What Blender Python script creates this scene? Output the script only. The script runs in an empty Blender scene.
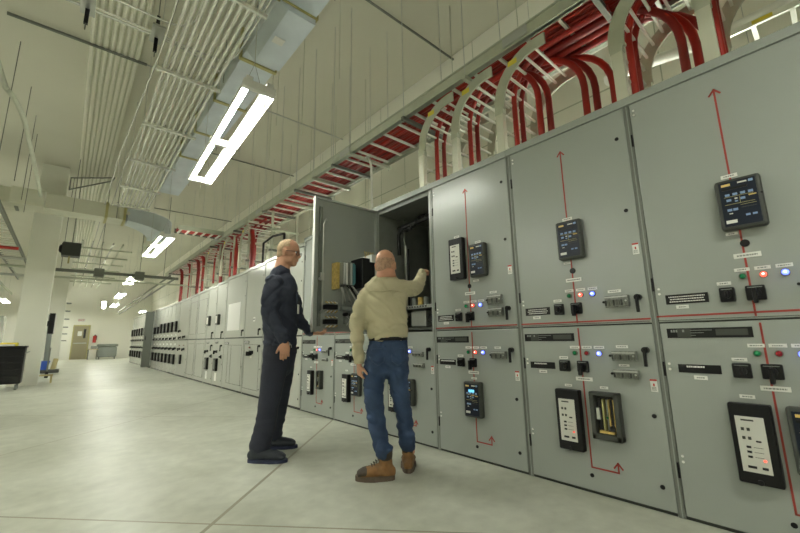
import bpy, bmesh, math, random
from mathutils import Vector, Matrix, noise, Euler
random.seed(7)
C = bpy.context.scene.collection
PI = math.pi
ORD = ['first','second','third','fourth','fifth','sixth','seventh','eighth','ninth','tenth','eleventh','twelfth','thirteenth',
       'fourteenth','fifteenth','sixteenth','seventeenth','eighteenth','nineteenth','twentieth']

# ------------------------------------------------------------------ materials
M = {}
def mat(name, col, rough=.5, metal=0., emis=None, estr=0., noise_amt=0., nscale=8., bump=0., bscale=40., spec=.5, stretch=None):
    m = bpy.data.materials.new(name); m.use_nodes = True
    nt = m.node_tree; b = nt.nodes['Principled BSDF']
    b.inputs['Base Color'].default_value = (*col, 1); b.inputs['Roughness'].default_value = rough
    b.inputs['Metallic'].default_value = metal; b.inputs['Specular IOR Level'].default_value = spec
    if emis: b.inputs['Emission Color'].default_value = (*emis, 1); b.inputs['Emission Strength'].default_value = estr
    if noise_amt or bump:
        tc = nt.nodes.new('ShaderNodeTexCoord'); mp = nt.nodes.new('ShaderNodeMapping')
        nt.links.new(tc.outputs['Object'], mp.inputs['Vector'])
        if stretch: mp.inputs['Scale'].default_value = stretch
    if noise_amt:
        n = nt.nodes.new('ShaderNodeTexNoise'); n.inputs['Scale'].default_value = nscale; n.inputs['Detail'].default_value = 5
        nt.links.new(mp.outputs[0], n.inputs['Vector'])
        r = nt.nodes.new('ShaderNodeMapRange'); r.inputs['From Min'].default_value = .3; r.inputs['From Max'].default_value = .7
        r.inputs['To Min'].default_value = 1-noise_amt; r.inputs['To Max'].default_value = 1+noise_amt
        nt.links.new(n.outputs['Fac'], r.inputs['Value'])
        mx = nt.nodes.new('ShaderNodeVectorMath'); mx.operation = 'SCALE'; mx.inputs[0].default_value = col
        nt.links.new(r.outputs[0], mx.inputs['Scale']); nt.links.new(mx.outputs[0], b.inputs['Base Color'])
    if bump:
        n2 = nt.nodes.new('ShaderNodeTexNoise'); n2.inputs['Scale'].default_value = bscale; n2.inputs['Detail'].default_value = 4
        nt.links.new(mp.outputs[0], n2.inputs['Vector'])
        bp = nt.nodes.new('ShaderNodeBump'); bp.inputs['Strength'].default_value = bump; bp.inputs['Distance'].default_value = .01
        nt.links.new(n2.outputs['Fac'], bp.inputs['Height']); nt.links.new(bp.outputs[0], b.inputs['Normal'])
    M[name] = m; return m
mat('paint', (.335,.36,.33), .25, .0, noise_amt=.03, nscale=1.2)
mat('paint_far_lit', (.50,.51,.46), .21, noise_amt=.03, nscale=1.2)  # lighter copy of the cabinet paint; glints on far cabinets put into its colour
mat('post', (.17,.185,.16), .45)
mat('paint_dark', (.15,.165,.14), .5)
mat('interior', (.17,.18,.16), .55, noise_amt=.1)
mat('black', (.005,.005,.0055), .4, spec=.3)
mat('black_soft', (.012,.012,.013), .5, spec=.3)
mat('casing', (.05,.054,.046), .45, spec=.35)
mat('glass_face', (.010,.014,.026), .35, spec=.25)
mat('white', (.78,.78,.74), .5)
mat('face', (.66,.66,.60), .35)
mat('button', (.26,.38,.60), .5, spec=.2)
mat('amber', (.75,.52,.16), .4)
mat('red_tape', (.32,.035,.025), .5)
mat('dark_joint', (.03,.035,.028), .7)
mat('green_lens', (.01,.22,.08), .25)
mat('red_lens', (.28,.01,.015), .25)
mat('red_lit', (.6,.05,.03), .3, emis=(1,.07,.04), estr=1.3)
mat('blue_lit', (.1,.12,.7), .3, emis=(.06,.09,1), estr=3.2)
mat('lit_core', (.9,.9,.9), .3, emis=(1,.5,.42), estr=2)
mat('blue_core', (.9,.9,1), .3, emis=(.35,.42,1), estr=3)
mat('block', (.20,.21,.19), .5, noise_amt=.35, nscale=60)
mat('steel', (.50,.51,.48), .38, .75, noise_amt=.08, nscale=5)
mat('steel_dark', (.17,.18,.15), .5, .3)
mat('galv', (.62,.68,.72), .42, .35, noise_amt=.10, nscale=2.2)
mat('galv_warm', (.62,.62,.50), .5, .2, noise_amt=.05, nscale=2.2)
mat('ochre', (.42,.38,.16), .6)
mat('conduit', (.92,.92,.86), .25, .6, noise_amt=.06)
mat('tray', (.48,.50,.39), .5, .1, noise_amt=.06)
mat('rung', (.78,.79,.70), .45, .1)
mat('red_cable', (.36,.018,.010), .42, noise_amt=.15, nscale=3)
mat('red_cable_b', (.24,.012,.008), .45, noise_amt=.15, nscale=3)
mat('wall', (.80,.79,.68), .8, noise_amt=.035, nscale=.8, bump=.1, bscale=15)
mat('wall_far', (.84,.83,.74), .8, noise_amt=.02, nscale=.5)
mat('ceiling', (.57,.56,.455), .85, noise_amt=.04, nscale=.5)
mat('ceiling_rib', (.80,.79,.68), .7)
mat('column', (.80,.80,.70), .7, noise_amt=.03, nscale=1.5)
mat('tube', (1,1,.95), .4, emis=(.985,1,.90), estr=34)
mat('fixture', (.85,.85,.80), .4)
mat('skin', (.50,.24,.15), .5, noise_amt=.08, nscale=14)
mat('skin_head', (.52,.27,.17), .45, noise_amt=.08, nscale=12)
mat('hair_grey', (.41,.25,.165), .8, noise_amt=.3, nscale=60, bump=.5, bscale=250)
mat('hair_sandy', (.46,.33,.20), .8, noise_amt=.3, nscale=60, bump=.5, bscale=250)
mat('khaki', (.50,.455,.30), .85, noise_amt=.05, nscale=7, bump=.25, bscale=300)
mat('navy', (.024,.030,.052), .85, noise_amt=.15, nscale=7, bump=.25, bscale=300)
mat('navy_trousers', (.018,.021,.036), .85, noise_amt=.15, nscale=7, bump=.25, bscale=300)
mat('denim', (.028,.055,.12), .85, noise_amt=.28, nscale=9, bump=.35, bscale=260)
mat('denim_seam', (.05,.08,.14), .85)
mat('leather', (.24,.12,.037), .6, noise_amt=.25, nscale=18)
mat('leather_dark', (.05,.035,.022), .6, noise_amt=.2, nscale=18)
mat('sole', (.11,.08,.055), .7, noise_amt=.2)
mat('shoe', (.02,.025,.035), .6)
mat('blue_shoe', (.015,.022,.06), .6)
mat('door_tan', (.30,.27,.17), .6)
mat('red', (.5,.03,.02), .4)
mat('blue', (.03,.09,.45), .5)
mat('yellow', (.75,.62,.06), .5)
mat('wood', (.5,.42,.2), .6)
mat('bin_grey', (.20,.22,.20), .5)
mat('copper', (.55,.4,.12), .4, .3, noise_amt=.3, nscale=30)
mat('teal', (.05,.18,.2), .4)
mat('screen_lit', (.1,.3,.4), .3, emis=(.12,.42,.7), estr=.7)
mat('label_white', (.74,.74,.70), .5)
mat('rubber', (.02,.02,.02), .8)
mat('eye', (.75,.72,.68), .3)
mat('insulation', (.80,.80,.74), .5)

# concrete floor with saw-cut joints (lines fixed in the slab)
def floor_mat():
    m = bpy.data.materials.new('concrete'); m.use_nodes = True; nt = m.node_tree; N = nt.nodes; L = nt.links
    b = N['Principled BSDF']; g = N.new('ShaderNodeNewGeometry')
    n1 = N.new('ShaderNodeTexNoise'); n1.inputs['Scale'].default_value = 1.1; n1.inputs['Detail'].default_value = 8; n1.inputs['Roughness'].default_value = .6
    n1.inputs['Distortion'].default_value = .6
    n2 = N.new('ShaderNodeTexNoise'); n2.inputs['Scale'].default_value = 9; n2.inputs['Detail'].default_value = 6
    L.new(g.outputs['Position'], n1.inputs['Vector']); L.new(g.outputs['Position'], n2.inputs['Vector'])
    cr = N.new('ShaderNodeValToRGB'); e = cr.color_ramp.elements
    e[0].position = .30; e[0].color = (.42,.43,.345,1); e[1].position = .72; e[1].color = (.64,.65,.56,1)
    L.new(n1.outputs['Fac'], cr.inputs['Fac'])
    mr = N.new('ShaderNodeMapRange'); mr.inputs['From Min'].default_value=.3; mr.inputs['From Max'].default_value=.7
    mr.inputs['To Min'].default_value=.90; mr.inputs['To Max'].default_value=1.07; L.new(n2.outputs['Fac'], mr.inputs['Value'])
    sc = N.new('ShaderNodeVectorMath'); sc.operation='SCALE'; L.new(cr.outputs[0], sc.inputs[0]); L.new(mr.outputs[0], sc.inputs['Scale'])
    last = None
    for (nx, ny, c, w) in JOINTS:
        d = N.new('ShaderNodeVectorMath'); d.operation='DOT_PRODUCT'; d.inputs[1].default_value=(nx,ny,0); L.new(g.outputs['Position'], d.inputs[0])
        s = N.new('ShaderNodeMath'); s.operation='SUBTRACT'; L.new(d.outputs['Value'], s.inputs[0]); s.inputs[1].default_value=c
        a = N.new('ShaderNodeMath'); a.operation='ABSOLUTE'; L.new(s.outputs[0], a.inputs[0])
        t = N.new('ShaderNodeMath'); t.operation='LESS_THAN'; L.new(a.outputs[0], t.inputs[0]); t.inputs[1].default_value=w
        if last is None: last = t
        else:
            mx = N.new('ShaderNodeMath'); mx.operation='MAXIMUM'; L.new(last.outputs[0], mx.inputs[0]); L.new(t.outputs[0], mx.inputs[1]); last = mx
    mix = N.new('ShaderNodeMix'); mix.data_type='RGBA'; L.new(last.outputs[0], mix.inputs[0]); L.new(sc.outputs[0], mix.inputs[6]); mix.inputs[7].default_value=(.29,.27,.19,1)
    L.new(mix.outputs[2], b.inputs['Base Color'])
    rr = N.new('ShaderNodeMapRange'); rr.inputs['From Min'].default_value=.3; rr.inputs['From Max'].default_value=.7
    rr.inputs['To Min'].default_value=.33; rr.inputs['To Max'].default_value=.40; L.new(n1.outputs['Fac'], rr.inputs['Value']); L.new(rr.outputs[0], b.inputs['Roughness'])
    bp = N.new('ShaderNodeBump'); bp.inputs['Strength'].default_value=.12; bp.inputs['Distance'].default_value=.01; L.new(n2.outputs['Fac'], bp.inputs['Height']); L.new(bp.outputs[0], b.inputs['Normal'])
    M['floor'] = m
def jl(a, b, w):
    dx, dy = b[0]-a[0], b[1]-a[1]; l = math.hypot(dx, dy); nx, ny = -dy/l, dx/l
    return (nx, ny, nx*a[0]+ny*a[1], w)

# ------------------------------------------------------------------ mesh builder
class MB:
    def __init__(s): s.v=[]; s.f=[]; s.mi=[]; s.mats=[]; s.sm=[]
    def m(s, name):
        if name not in s.mats: s.mats.append(name)
        return s.mats.index(name)
    def add(s, vs, fs, m, smooth=False):
        o=len(s.v); s.v += [tuple(v) for v in vs]; k=s.m(m)
        for f in fs: s.f.append([o+i for i in f]); s.mi.append(k); s.sm.append(smooth)
        return s
    def box(s, a, b, m, bev=0.):
        x0,x1=sorted((a[0],b[0])); y0,y1=sorted((a[1],b[1])); z0,z1=sorted((a[2],b[2]))
        if bev<=0:
            vs=[(x,y,z) for x in (x0,x1) for y in (y0,y1) for z in (z0,z1)]
            s.add(vs,[(0,1,3,2),(4,6,7,5),(0,4,5,1),(2,3,7,6),(0,2,6,4),(1,5,7,3)],m)
        else:
            bm=bmesh.new(); bmesh.ops.create_cube(bm,size=1)
            for v in bm.verts: v.co=Vector((x0+(v.co.x+.5)*(x1-x0),y0+(v.co.y+.5)*(y1-y0),z0+(v.co.z+.5)*(z1-z0)))
            bmesh.ops.bevel(bm,geom=bm.edges[:],offset=bev,segments=2,affect='EDGES',profile=.5)
            bm.verts.index_update(); s.add([v.co[:] for v in bm.verts],[[v.index for v in f.verts] for f in bm.faces],m); bm.free()
        return s
    def prism(s, poly, axis, a0, a1, m):   # poly 2-D points, extruded along axis
        def P(p,a):
            if axis==0: return (a,p[0],p[1])
            if axis==1: return (p[0],a,p[1])
            return (p[0],p[1],a)
        n=len(poly); vs=[P(p,a0) for p in poly]+[P(p,a1) for p in poly]
        fs=[tuple(range(n))[::-1],tuple(range(n,2*n))]+[(i,(i+1)%n,n+(i+1)%n,n+i) for i in range(n)]
        s.add(vs,fs,m); return s
    def cyl(s, p, q, r, m, n=12, r2=None, smooth=True):
        p=Vector(p); q=Vector(q); d=(q-p).normalized(); u=d.orthogonal().normalized(); w=d.cross(u); r2=r if r2 is None else r2
        vs=[]
        for c,rr in ((p,r),(q,r2)):
            for i in range(n):
                a=2*PI*i/n; vs.append(c+u*math.cos(a)*rr+w*math.sin(a)*rr)
        s.add(vs,[(i,(i+1)%n,n+(i+1)%n,n+i) for i in range(n)],m,smooth)
        s.add(vs[:n],[tuple(range(n))[::-1]],m); s.add(vs[n:],[tuple(range(n))],m); return s
    def tube(s, pts, r, m, n=8):
        pts=[Vector(p) for p in pts]; vs=[]; u=None
        for i,p in enumerate(pts):
            d=((pts[min(i+1,len(pts)-1)]-pts[max(i-1,0)])).normalized()
            u=d.orthogonal().normalized() if u is None else (u-d*u.dot(d)).normalized()
            w=d.cross(u)
            for k in range(n):
                a=2*PI*k/n; vs.append(p+u*math.cos(a)*r+w*math.sin(a)*r)
        fs=[]
        for i in range(len(pts)-1):
            for k in range(n): fs.append((i*n+k,i*n+(k+1)%n,(i+1)*n+(k+1)%n,(i+1)*n+k))
        s.add(vs,fs,m,True); s.add(vs[:n],[tuple(range(n))[::-1]],m); s.add(vs[-n:],[tuple(range(n))],m); return s
    def ball(s, c, r, m, n=12, k=8):
        if not hasattr(r,'__len__'): r=(r,r,r)
        vs=[(c[0],c[1],c[2]+r[2])]
        for j in range(1,k):
            t=PI*j/k
            for i in range(n):
                a=2*PI*i/n; vs.append((c[0]+r[0]*math.sin(t)*math.cos(a),c[1]+r[1]*math.sin(t)*math.sin(a),c[2]+r[2]*math.cos(t)))
        vs.append((c[0],c[1],c[2]-r[2])); fs=[(0,1+i,1+(i+1)%n) for i in range(n)]
        for j in range(k-2):
            for i in range(n): a=1+j*n; fs.append((a+i,a+n+i,a+n+(i+1)%n,a+(i+1)%n))
        a=1+(k-2)*n; fs+=[(a+i,len(vs)-1,a+(i+1)%n) for i in range(n)]
        s.add(vs,fs,m,True); return s
    def strip(s, pts, w, x, m, t=.0025):   # tape line on a front (local yz plane), thickness t towards -x
        for a,b in zip(pts,pts[1:]):
            a=Vector(a); b=Vector(b); d=(b-a).normalized(); nn=Vector((-d.y,d.x))*w/2; e=d*w/2
            s.prism([(a-nn-e)[:],(b-nn+e)[:],(b+nn+e)[:],(a+nn-e)[:]],0,x-t,x,m)
        return s
    def build(s, name, parent=None, loc=None):
        me=bpy.data.meshes.new(name); me.from_pydata(s.v,[],s.f)
        for n in s.mats: me.materials.append(M[n])
        me.polygons.foreach_set('material_index',s.mi); me.polygons.foreach_set('use_smooth',s.sm)
        bm=bmesh.new(); bm.from_mesh(me); bmesh.ops.recalc_face_normals(bm,faces=bm.faces); bm.to_mesh(me); bm.free()
        o=bpy.data.objects.new(name,me); C.objects.link(o)
        if parent: o.parent=parent
        if loc: o.location=loc
        return o
def tag(o,label=None,cat=None,group=None,kind=None):
    if label: o['label']=label
    if cat: o['category']=cat
    if group: o['group']=group
    if kind: o['kind']=kind
    return o
def thing(name,label,cat,loc=(0,0,0),group=None,rz=0):
    o=bpy.data.objects.new(name,None); C.objects.link(o); o.location=loc; o.rotation_euler=(0,0,rz); o.empty_display_size=.1
    return tag(o,label,cat,group)
def struct(name,mb): return tag(mb.build(name),kind='structure')
def copy_tree(o,parent=None):
    c=o.copy(); C.objects.link(c)
    if parent: c.parent=parent
    for ch in list(o.children): copy_tree(ch,c)
    return c

# ------------------------------------------------------------------ setting
D=2.698; WX=4.55; ZC=5.8; YE=33.0
JOINTS=[jl((.72,2.46),(2.64,4.38),.012),jl((-.17,3.44),(1.23,1.94),.007),jl((-.27,5.32),(1.01,6.48),.008),jl((-.59,8.19),(1.01,6.45),.007),
        jl((-3.,8.0),(-1.,9.9),.008),jl((-.6,13.2),(1.0,11.5),.008)]
floor_mat()
struct('floor',MB().box((-9,-5,-.15),(WX+.2,YE+.2,0),'floor'))
struct('ceiling',MB().box((-9,-5,ZC),(WX+.2,YE+.2,ZC+.2),'ceiling'))
w=MB().box((WX,-5,0),(WX+.2,YE+.2,ZC),'wall')
for z in (1.3,2.6,3.87,): w.box((WX-.003,-5,z-.009),(WX,YE,z+.009),'tray')
for k in range(16): w.box((WX-.003,-4+k*2.44-.006,0),(WX,-4+k*2.44+.006,ZC),'tray')
struct('wall_right',w)
struct('wall_far',MB().box((-9,YE,0),(WX,YE+.2,ZC),'wall_far'))
struct('wall_left',MB().box((-9.2,-5,0),(-9,YE+.2,ZC),'wall'))
struct('wall_back',MB().box((-9.2,-5.2,0),(WX+.2,-5,ZC),'wall'))
# corrugated deck strip in the ceiling
rb=MB(); n=8; x0=-.22; wd=.086
for k in range(n):
    a=x0+k*wd; rb.prism([(a,ZC),(a+.018,ZC-.05),(a+.044,ZC-.05),(a+.062,ZC)],1,-5,YE,'ceiling_rib')
struct('ceiling_corrugation',rb)
# columns of the left row
def column(x,y,w_,name):
    c=MB(); c.box((x-w_,y,0),(x,y+.5,ZC),'column',.01); 
    o=struct(name,c); return o
column(-.40,13.45,.56,'column'); column(-.10,19.0,.62,'column'); column(-.40,29.0,.56,'column')
# end door
dx0,dx1=.40,1.16
d=MB(); d.box((dx0,YE-.06,0),(dx1,YE-.012,2.13),'door_tan'); door=struct('door_1',d)
f_=MB(); f_.box((dx0-.06,YE-.08,0),(dx0,YE,2.2),'ochre').box((dx1,YE-.08,0),(dx1+.06,YE,2.2),'ochre').box((dx0-.06,YE-.08,2.13),(dx1+.06,YE,2.2),'ochre').build('door_frame',door)
MB().box((dx0+.05,YE-.12,1.0),(dx1-.05,YE-.06,1.06),'steel').build('push_bar',door)
MB().box((dx1-.26,YE-.065,1.35),(dx1-.14,YE-.06,1.95),'black_soft').build('door_pane',door)
MB().box((dx0+.2,YE-.066,1.5),(dx0+.42,YE-.06,1.8),'label_white').build('notice',door)

# ------------------------------------------------------------------ switchgear pieces.  local frame: x = into the cabinet, y = -u (u to the right), z up
def B(mb,u0,u1,z0,z1,t,m,bev=0.,x=0.): mb.box((x-t,-u0,z0),(x,-u1,z1),m,bev); return mb
def dashes(mb,u0,u1,z0,z1,rows,x,m='label_white',fill=.62,hk=.5):   # rows of illegible lettering
    h=(z1-z0)/rows
    for r in range(rows):
        zc=z1-(r+.5)*h; ww=(u1-u0)*random.uniform(.78,1); a=(u0+u1)/2-ww/2; u=a
        while u<a+ww:
            l=random.uniform(.004,.012); mb.box((x-.0012,-u,zc-h*hk/2),(x,-min(u+l,a+ww),zc+h*hk/2),m); u+=l+.0025
FX=-.022    # front face of doors
def vis(par,u0,t): return u0+t*max(0,par.parent.location.y-u0)/D    # left edge of a box that stands out by t
def meter_box(par,u0,u1,z0,z1,lamp=False):
    u0=vis(par,u0,.04)
    m=MB(); B(m,u0,u1,z0,z1,.05,'black',.008,FX)
    w_=u1-u0; h=z1-z0; a,b=u0+.14*w_,u1-.2*w_; c,dz=z0+.15*h,z1-.16*h
    B(m,a,b,c,dz,.003,'face',0,FX-.05)
    x=FX-.053
    B(m,a+.2*(b-a),a+.65*(b-a),dz-.055*h,dz-.035*h,.001,'casing',0,x)
    for r in (0,1):
        for k in (0,1): 
            uu=a+(.22+.2*k)*(b-a); zz=dz-(.16+.11*r)*h; B(m,uu-.006,uu+.006,zz-.007,zz+.007,.003,'casing',0,x)
    for r in range(3):
        zz=dz-(.38+.06*r)*h; B(m,a+.26*(b-a),a+.42*(b-a),zz-.005,zz+.005,.003,'black_soft',0,x); B(m,a+.5*(b-a),a+.82*(b-a),zz-.001,zz+.001,.001,'casing',0,x)
    B(m,a+.62*(b-a),a+.8*(b-a),dz-.31*h,dz-.29*h,.003,'black_soft',0,x)
    B(m,a+.2*(b-a),a+.5*(b-a),c+.05*h,c+.08*h,.003,'black_soft',0,x); B(m,a+.68*(b-a),a+.88*(b-a),c+.05*h,c+.08*h,.003,'black_soft',0,x)
    if lamp: m.ball((x,-(b-.02),c+.16*h),.006,'red_lit')
    m.cyl((FX-.05,-(u0+.5*w_),z0+.04*h),(FX-.065,-(u0+.5*w_),z0+.04*h),.012,'black_soft')
    return tag(m.build('meter',par),'black framed meter with a white face')
def relay(par,u0,u1,z0,z1,lit=False):
    u0=vis(par,u0,.035)
    m=MB(); B(m,u0,u1,z0,z1,.055,'casing',.014,FX)
    w_=u1-u0; h=z1-z0; a,b=u0+.10*w_,u1-.10*w_; c,dz=z0+.06*h,z1-.06*h; X=FX-.055
    B(m,a,b,c,dz,.002,'glass_face',0,X); x=X-.002; W=b-a; H=dz-c
    def bt(fu,fz,wu=.13,hz=.05,mm='button'): B(m,a+(fu-wu/2)*W,a+(fu+wu/2)*W,c+(fz-hz/2)*H,c+(fz+hz/2)*H,.003,mm,0,x)
    bt(.2,.93,.25,.05,'amber'); bt(.65,.94,.25,.03,'face'); bt(.88,.94,.12,.05)
    bt(.42,.84,.7,.05,'black')
    for k in range(4): bt(.2+.21*k,.70)
    bt(.22,.58);bt(.42,.60,.08,.03,'face');bt(.42,.54,.08,.03);bt(.6,.58);bt(.86,.62,.2,.025,'amber')
    bt(.5,.485,.8,.007,'ochre');bt(.5,.655,.8,.006,'ochre');bt(.72,.44,.42,.006,'ochre');bt(.52,.56,.012,.14,'ochre')
    bt(.2,.36);bt(.36,.36);bt(.22,.28,.1,.02,'face');bt(.72,.38,.4,.006,'casing');bt(.66,.2,.12,.04);bt(.84,.2,.12,.04)
    bt(.2,.10,.3,.07,'label_white')
    if lit:
        bt(.5,.78,.42,.10,'screen_lit'); bt(.3,.66,.1,.02,'face'); bt(.6,.64,.2,.015,'amber')
    m.cyl((X,-(u1-.02*w_),z0+.6*h),(X-.006,-(u1-.02*w_),z0+.6*h),.006,'black',8)
    return tag(m.build('protection_relay',par),'dark keypad relay with rows of blue buttons')
def open_relay(par,u0,u1,z0,z1):
    u0=vis(par,u0,.05)
    m=MB(); t=.06; w_=.022
    for (a,b,c,d_) in ((u0,u1,z1-w_,z1),(u0,u1,z0,z0+w_*1.6),(u0,u0+w_*1.3,z0,z1),(u1-w_*1.4,u1,z0,z1)): B(m,a,b,c,d_,t,'casing',.006,FX)
    B(m,u0+w_,u1-w_,z0+w_,z1-w_,.004,'black',0,FX)
    W=u1-u0;H=z1-z0
    for k,(fu,mm,wd) in enumerate(((.3,'black_soft',.1),(.42,'ochre',.05),(.55,'steel_dark',.06),(.62,'copper',.04),(.7,'black_soft',.07),(.79,'copper',.05))):
        B(m,u0+(fu-wd/2)*W,u0+(fu+wd/2)*W,z0+.2*H,z1-.15*H,.035+.006*(k%2),mm,0,FX)
    B(m,u0+.2*W,u0+.32*W,z0+.42*H,z0+.66*H,.05,'steel',0,FX); B(m,u0+.25*W,u0+.75*W,z0+.14*H,z0+.19*H,.05,'copper',0,FX)
    m.ball((FX-.045,-(u0+.55*W),z0+.47*H),.007,'green_lens'); B(m,u0+.62*W,u0+.78*W,z0+.2*H,z0+.3*H,.05,'black',0,FX)
    return tag(m.build('open_relay_case',par),'relay case with its cover off showing circuit boards')
def test_block(par,u0,u1,z0,z1):
    u0=vis(par,u0,.03); u1+=.004
    m=MB(); B(m,u0,u1,z0,z1,.03,'block',.004,FX)
    n=9
    for k in range(n):
        uu=u0+(k+.5)*(u1-u0)/n; B(m,uu-.004,uu+.004,z0+.15*(z1-z0),z0+.62*(z1-z0),.037,'steel_dark' if k%3 else 'casing',0,FX)
    B(m,u0+.004,u1-.004,z1-.014,z1-.006,.034,'steel',0,FX)
    m.cyl((FX,-(u0-.012),(z0+z1)/2),(FX-.02,-(u0-.012),(z0+z1)/2),.008,'black',8); m.cyl((FX,-(u1-.012),(z0+z1)/2),(FX-.04,-(u1-.012),(z0+z1)/2),.006,'steel',8)
    return m.build('test_block',par)
def sw(par,u0,u1,z0,z1,handle=False):
    u0=vis(par,u0,.016); u1+=.006
    m=MB(); B(m,u0,u1,z0,z1,.022,'black',.006,FX); uc,zc=(u0+u1)/2,(z0+z1)/2
    m.cyl((FX-.022,-uc,zc),(FX-.04,-uc,zc),.022,'black_soft',14)
    if handle: m.box((FX-.075,-(uc-.009),zc-.055),(FX-.04,-(uc+.009),zc+.022),'black',.004)
    else: m.box((FX-.055,-(uc-.006),zc-.016),(FX-.04,-(uc+.006),zc+.016),'black',.002)
    B(m,u0+.01,u1-.01,z1-.012,z1-.008,.0235,'bin_grey',0,FX)
    o=m.build('rotary_switch',par); return o
def lamp(par,u,z,colour):
    m=MB(); m.cyl((FX,-u,z),(FX-.012,-u,z),.017,'steel_dark',16)
    mm={'g':'green_lens','r':'red_lens','R':'red_lit','B':'blue_lit','b':'blue_lit'}[colour]
    m.ball((FX-.014,-u,z),(.012,.0135,.0135),mm)
    if colour in 'RB': m.ball((FX-.020,-u,z+.001),(.0085,.0065,.0065),'lit_core' if colour=='R' else 'blue_core')
    return tag(m.build('indicator_lamp',par),{'g':'green lens','r':'unlit red lens','R':'lit red lens','B':'lit blue lens','b':'lit blue lens'}[colour])
def tagplate(par,u0,u1,z0,z1,black=False,rows=1,name='nameplate',frac=1.):
    m=MB(); B(m,u0,u1,z0,z1,.003,'black' if black else 'label_white',0,FX)
    if black:
        p=.12*(z1-z0); dashes(m,u0+.25*(u1-u0)*(1-frac)+.012,u0+.25*(u1-u0)*(1-frac)+.012+(u1-u0-.024)*frac,(z0+p) if rows>1 else z0+.6*(z1-z0),z1-p,rows,FX-.003,hk=.42 if rows>1 else .7)
    else: dashes(m,u0+.008,u1-.008,z0+.2*(z1-z0),z1-.2*(z1-z0),rows,FX-.003,'bin_grey')
    return tag(m.build(name,par),'black nameplate with small white lettering' if black else 'small white label')
def ident(par,u0,u1,z0,z1):
    m=MB(); B(m,u0,u1,z0,z1,.003,'black',0,FX); w_=u1-u0; X=FX-.003
    for k in range(3): B(m,u0+.02+.012*k,u0+.028+.012*k,z0+.032,z0+.046,.001,'bin_grey',0,X)
    B(m,u0+.075,u0+.085,z0+.032,z0+.046,.001,'bin_grey',0,X); B(m,u0+.05,u0+.115,z0+.004,z0+.050,.0006,'casing',0,X)
    for r in range(3): B(m,u0+.30*w_,u0+(.36+.1*r)*w_,z0+.012+.014*r,z0+.015+.014*r,.001,'bin_grey',0,X)
    B(m,u0+.6*w_,u0+.95*w_,z0+.012,z0+.045,.0006,'casing',0,X)
    return tag(m.build('identification_plate',par),'long black identification plate with faint lettering')
def door_handle(par,u,z0,z1):
    m=MB(); m.cyl((FX,-u,z1-.016),(FX-.03,-u,z1-.016),.019,'black',14); m.box((FX-.045,-(u-.009),z0),(FX-.028,-(u+.009),z1-.005),'black',.004)
    return tag(m.build('door_handle',par),'black lever handle')
def screws(mb,pts):
    for u,z in pts: mb.cyl((FX,-u,z),(FX-.004,-u,z),.0125,'black',12)
def arrow(mb,pts,wd=.009,head=.03):
    mb.strip([(-u,z) for u,z in pts],wd,FX,'red_tape')
    (u0,z0),(u1,z1)=pts[-2],pts[-1]
    d=Vector((u1-u0,z1-z0)).normalized(); n=Vector((-d.y,d.x)); e=Vector((u1,z1))
    for sgn in (1,-1):
        q=e-d*head+n*sgn*head*.8; mb.strip([(-e.x,e.y),(-q.x,q.y)],wd,FX,'red_tape')
W=.914; HT=2.56; DEPTH=1.55
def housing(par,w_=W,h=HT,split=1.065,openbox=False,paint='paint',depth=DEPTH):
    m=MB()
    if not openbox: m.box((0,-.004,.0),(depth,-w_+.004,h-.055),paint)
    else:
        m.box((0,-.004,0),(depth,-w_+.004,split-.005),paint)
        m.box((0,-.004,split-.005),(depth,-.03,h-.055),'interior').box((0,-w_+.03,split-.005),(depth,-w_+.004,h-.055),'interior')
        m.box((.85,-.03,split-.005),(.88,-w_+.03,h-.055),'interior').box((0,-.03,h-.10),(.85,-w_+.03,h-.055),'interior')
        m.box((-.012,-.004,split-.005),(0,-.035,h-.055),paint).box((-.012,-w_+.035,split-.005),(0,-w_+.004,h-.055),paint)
    m.box((-.035,0,h-.055),(depth,-w_,h),paint)            # top cap
    m.box((-.016,-.0,.0),(0,-.029,h-.055),'post').box((-.0215,-.012,.0),(0,-.018,h-.055),paint)              # corner post
    m.box((-.018,-w_+.004,.0),(0,-w_,h-.055),'post')
    m.box((-.012,-.016,0),(-.0005,-w_+.012,.014),'dark_joint')
    m.box((-.006,-.016,.014),(-.0005,-w_+.012,h-.055),'dark_joint') if not openbox else m.box((-.006,-.016,.014),(-.0005,-w_+.012,split-.02),'dark_joint')
    return m.build('housing',par)
def door_leaf(par,z0,z1,u0=.033,u1=W-.006,name='lower_door',paint='paint'):
    m=MB(); m.box((FX,-u0,z0),(-.006,-u1,z1),paint,.004); 
    return m,name
def hinge_marks(m,z0,z1):
    for z in (z0+.22,z1-.25): m.box((FX-.004,-.022,z-.04),(-.01,-.031,z+.04),'black')
def side_studs(m,zs):
    for z in zs:
        for dz in (0,.03): m.cyl((FX,-.056,z+dz),(FX-.006,-.056,z+dz),.007,'label_white',8)
def lettered(par,u,z,w_=.09,h=.022): return tagplate(par,u-w_/2,u+w_/2,z-h/2,z+h/2)
def sticker(par,u,z):
    m=MB(); B(m,u-.018,u+.018,z-.036,z+.036,.0015,'label_white',0,FX); B(m,u-.018,u+.018,z+.026,z+.036,.001,'red',0,FX-.0015); B(m,u-.004,u+.004,z-.004,z+.012,.001,'red',0,FX-.0015)
    dashes(m,u-.014,u+.014,z-.03,z-.008,3,FX-.0015,'bin_grey'); return tag(m.build('warning_sticker',par),'white warning sticker with a red heading')

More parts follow.
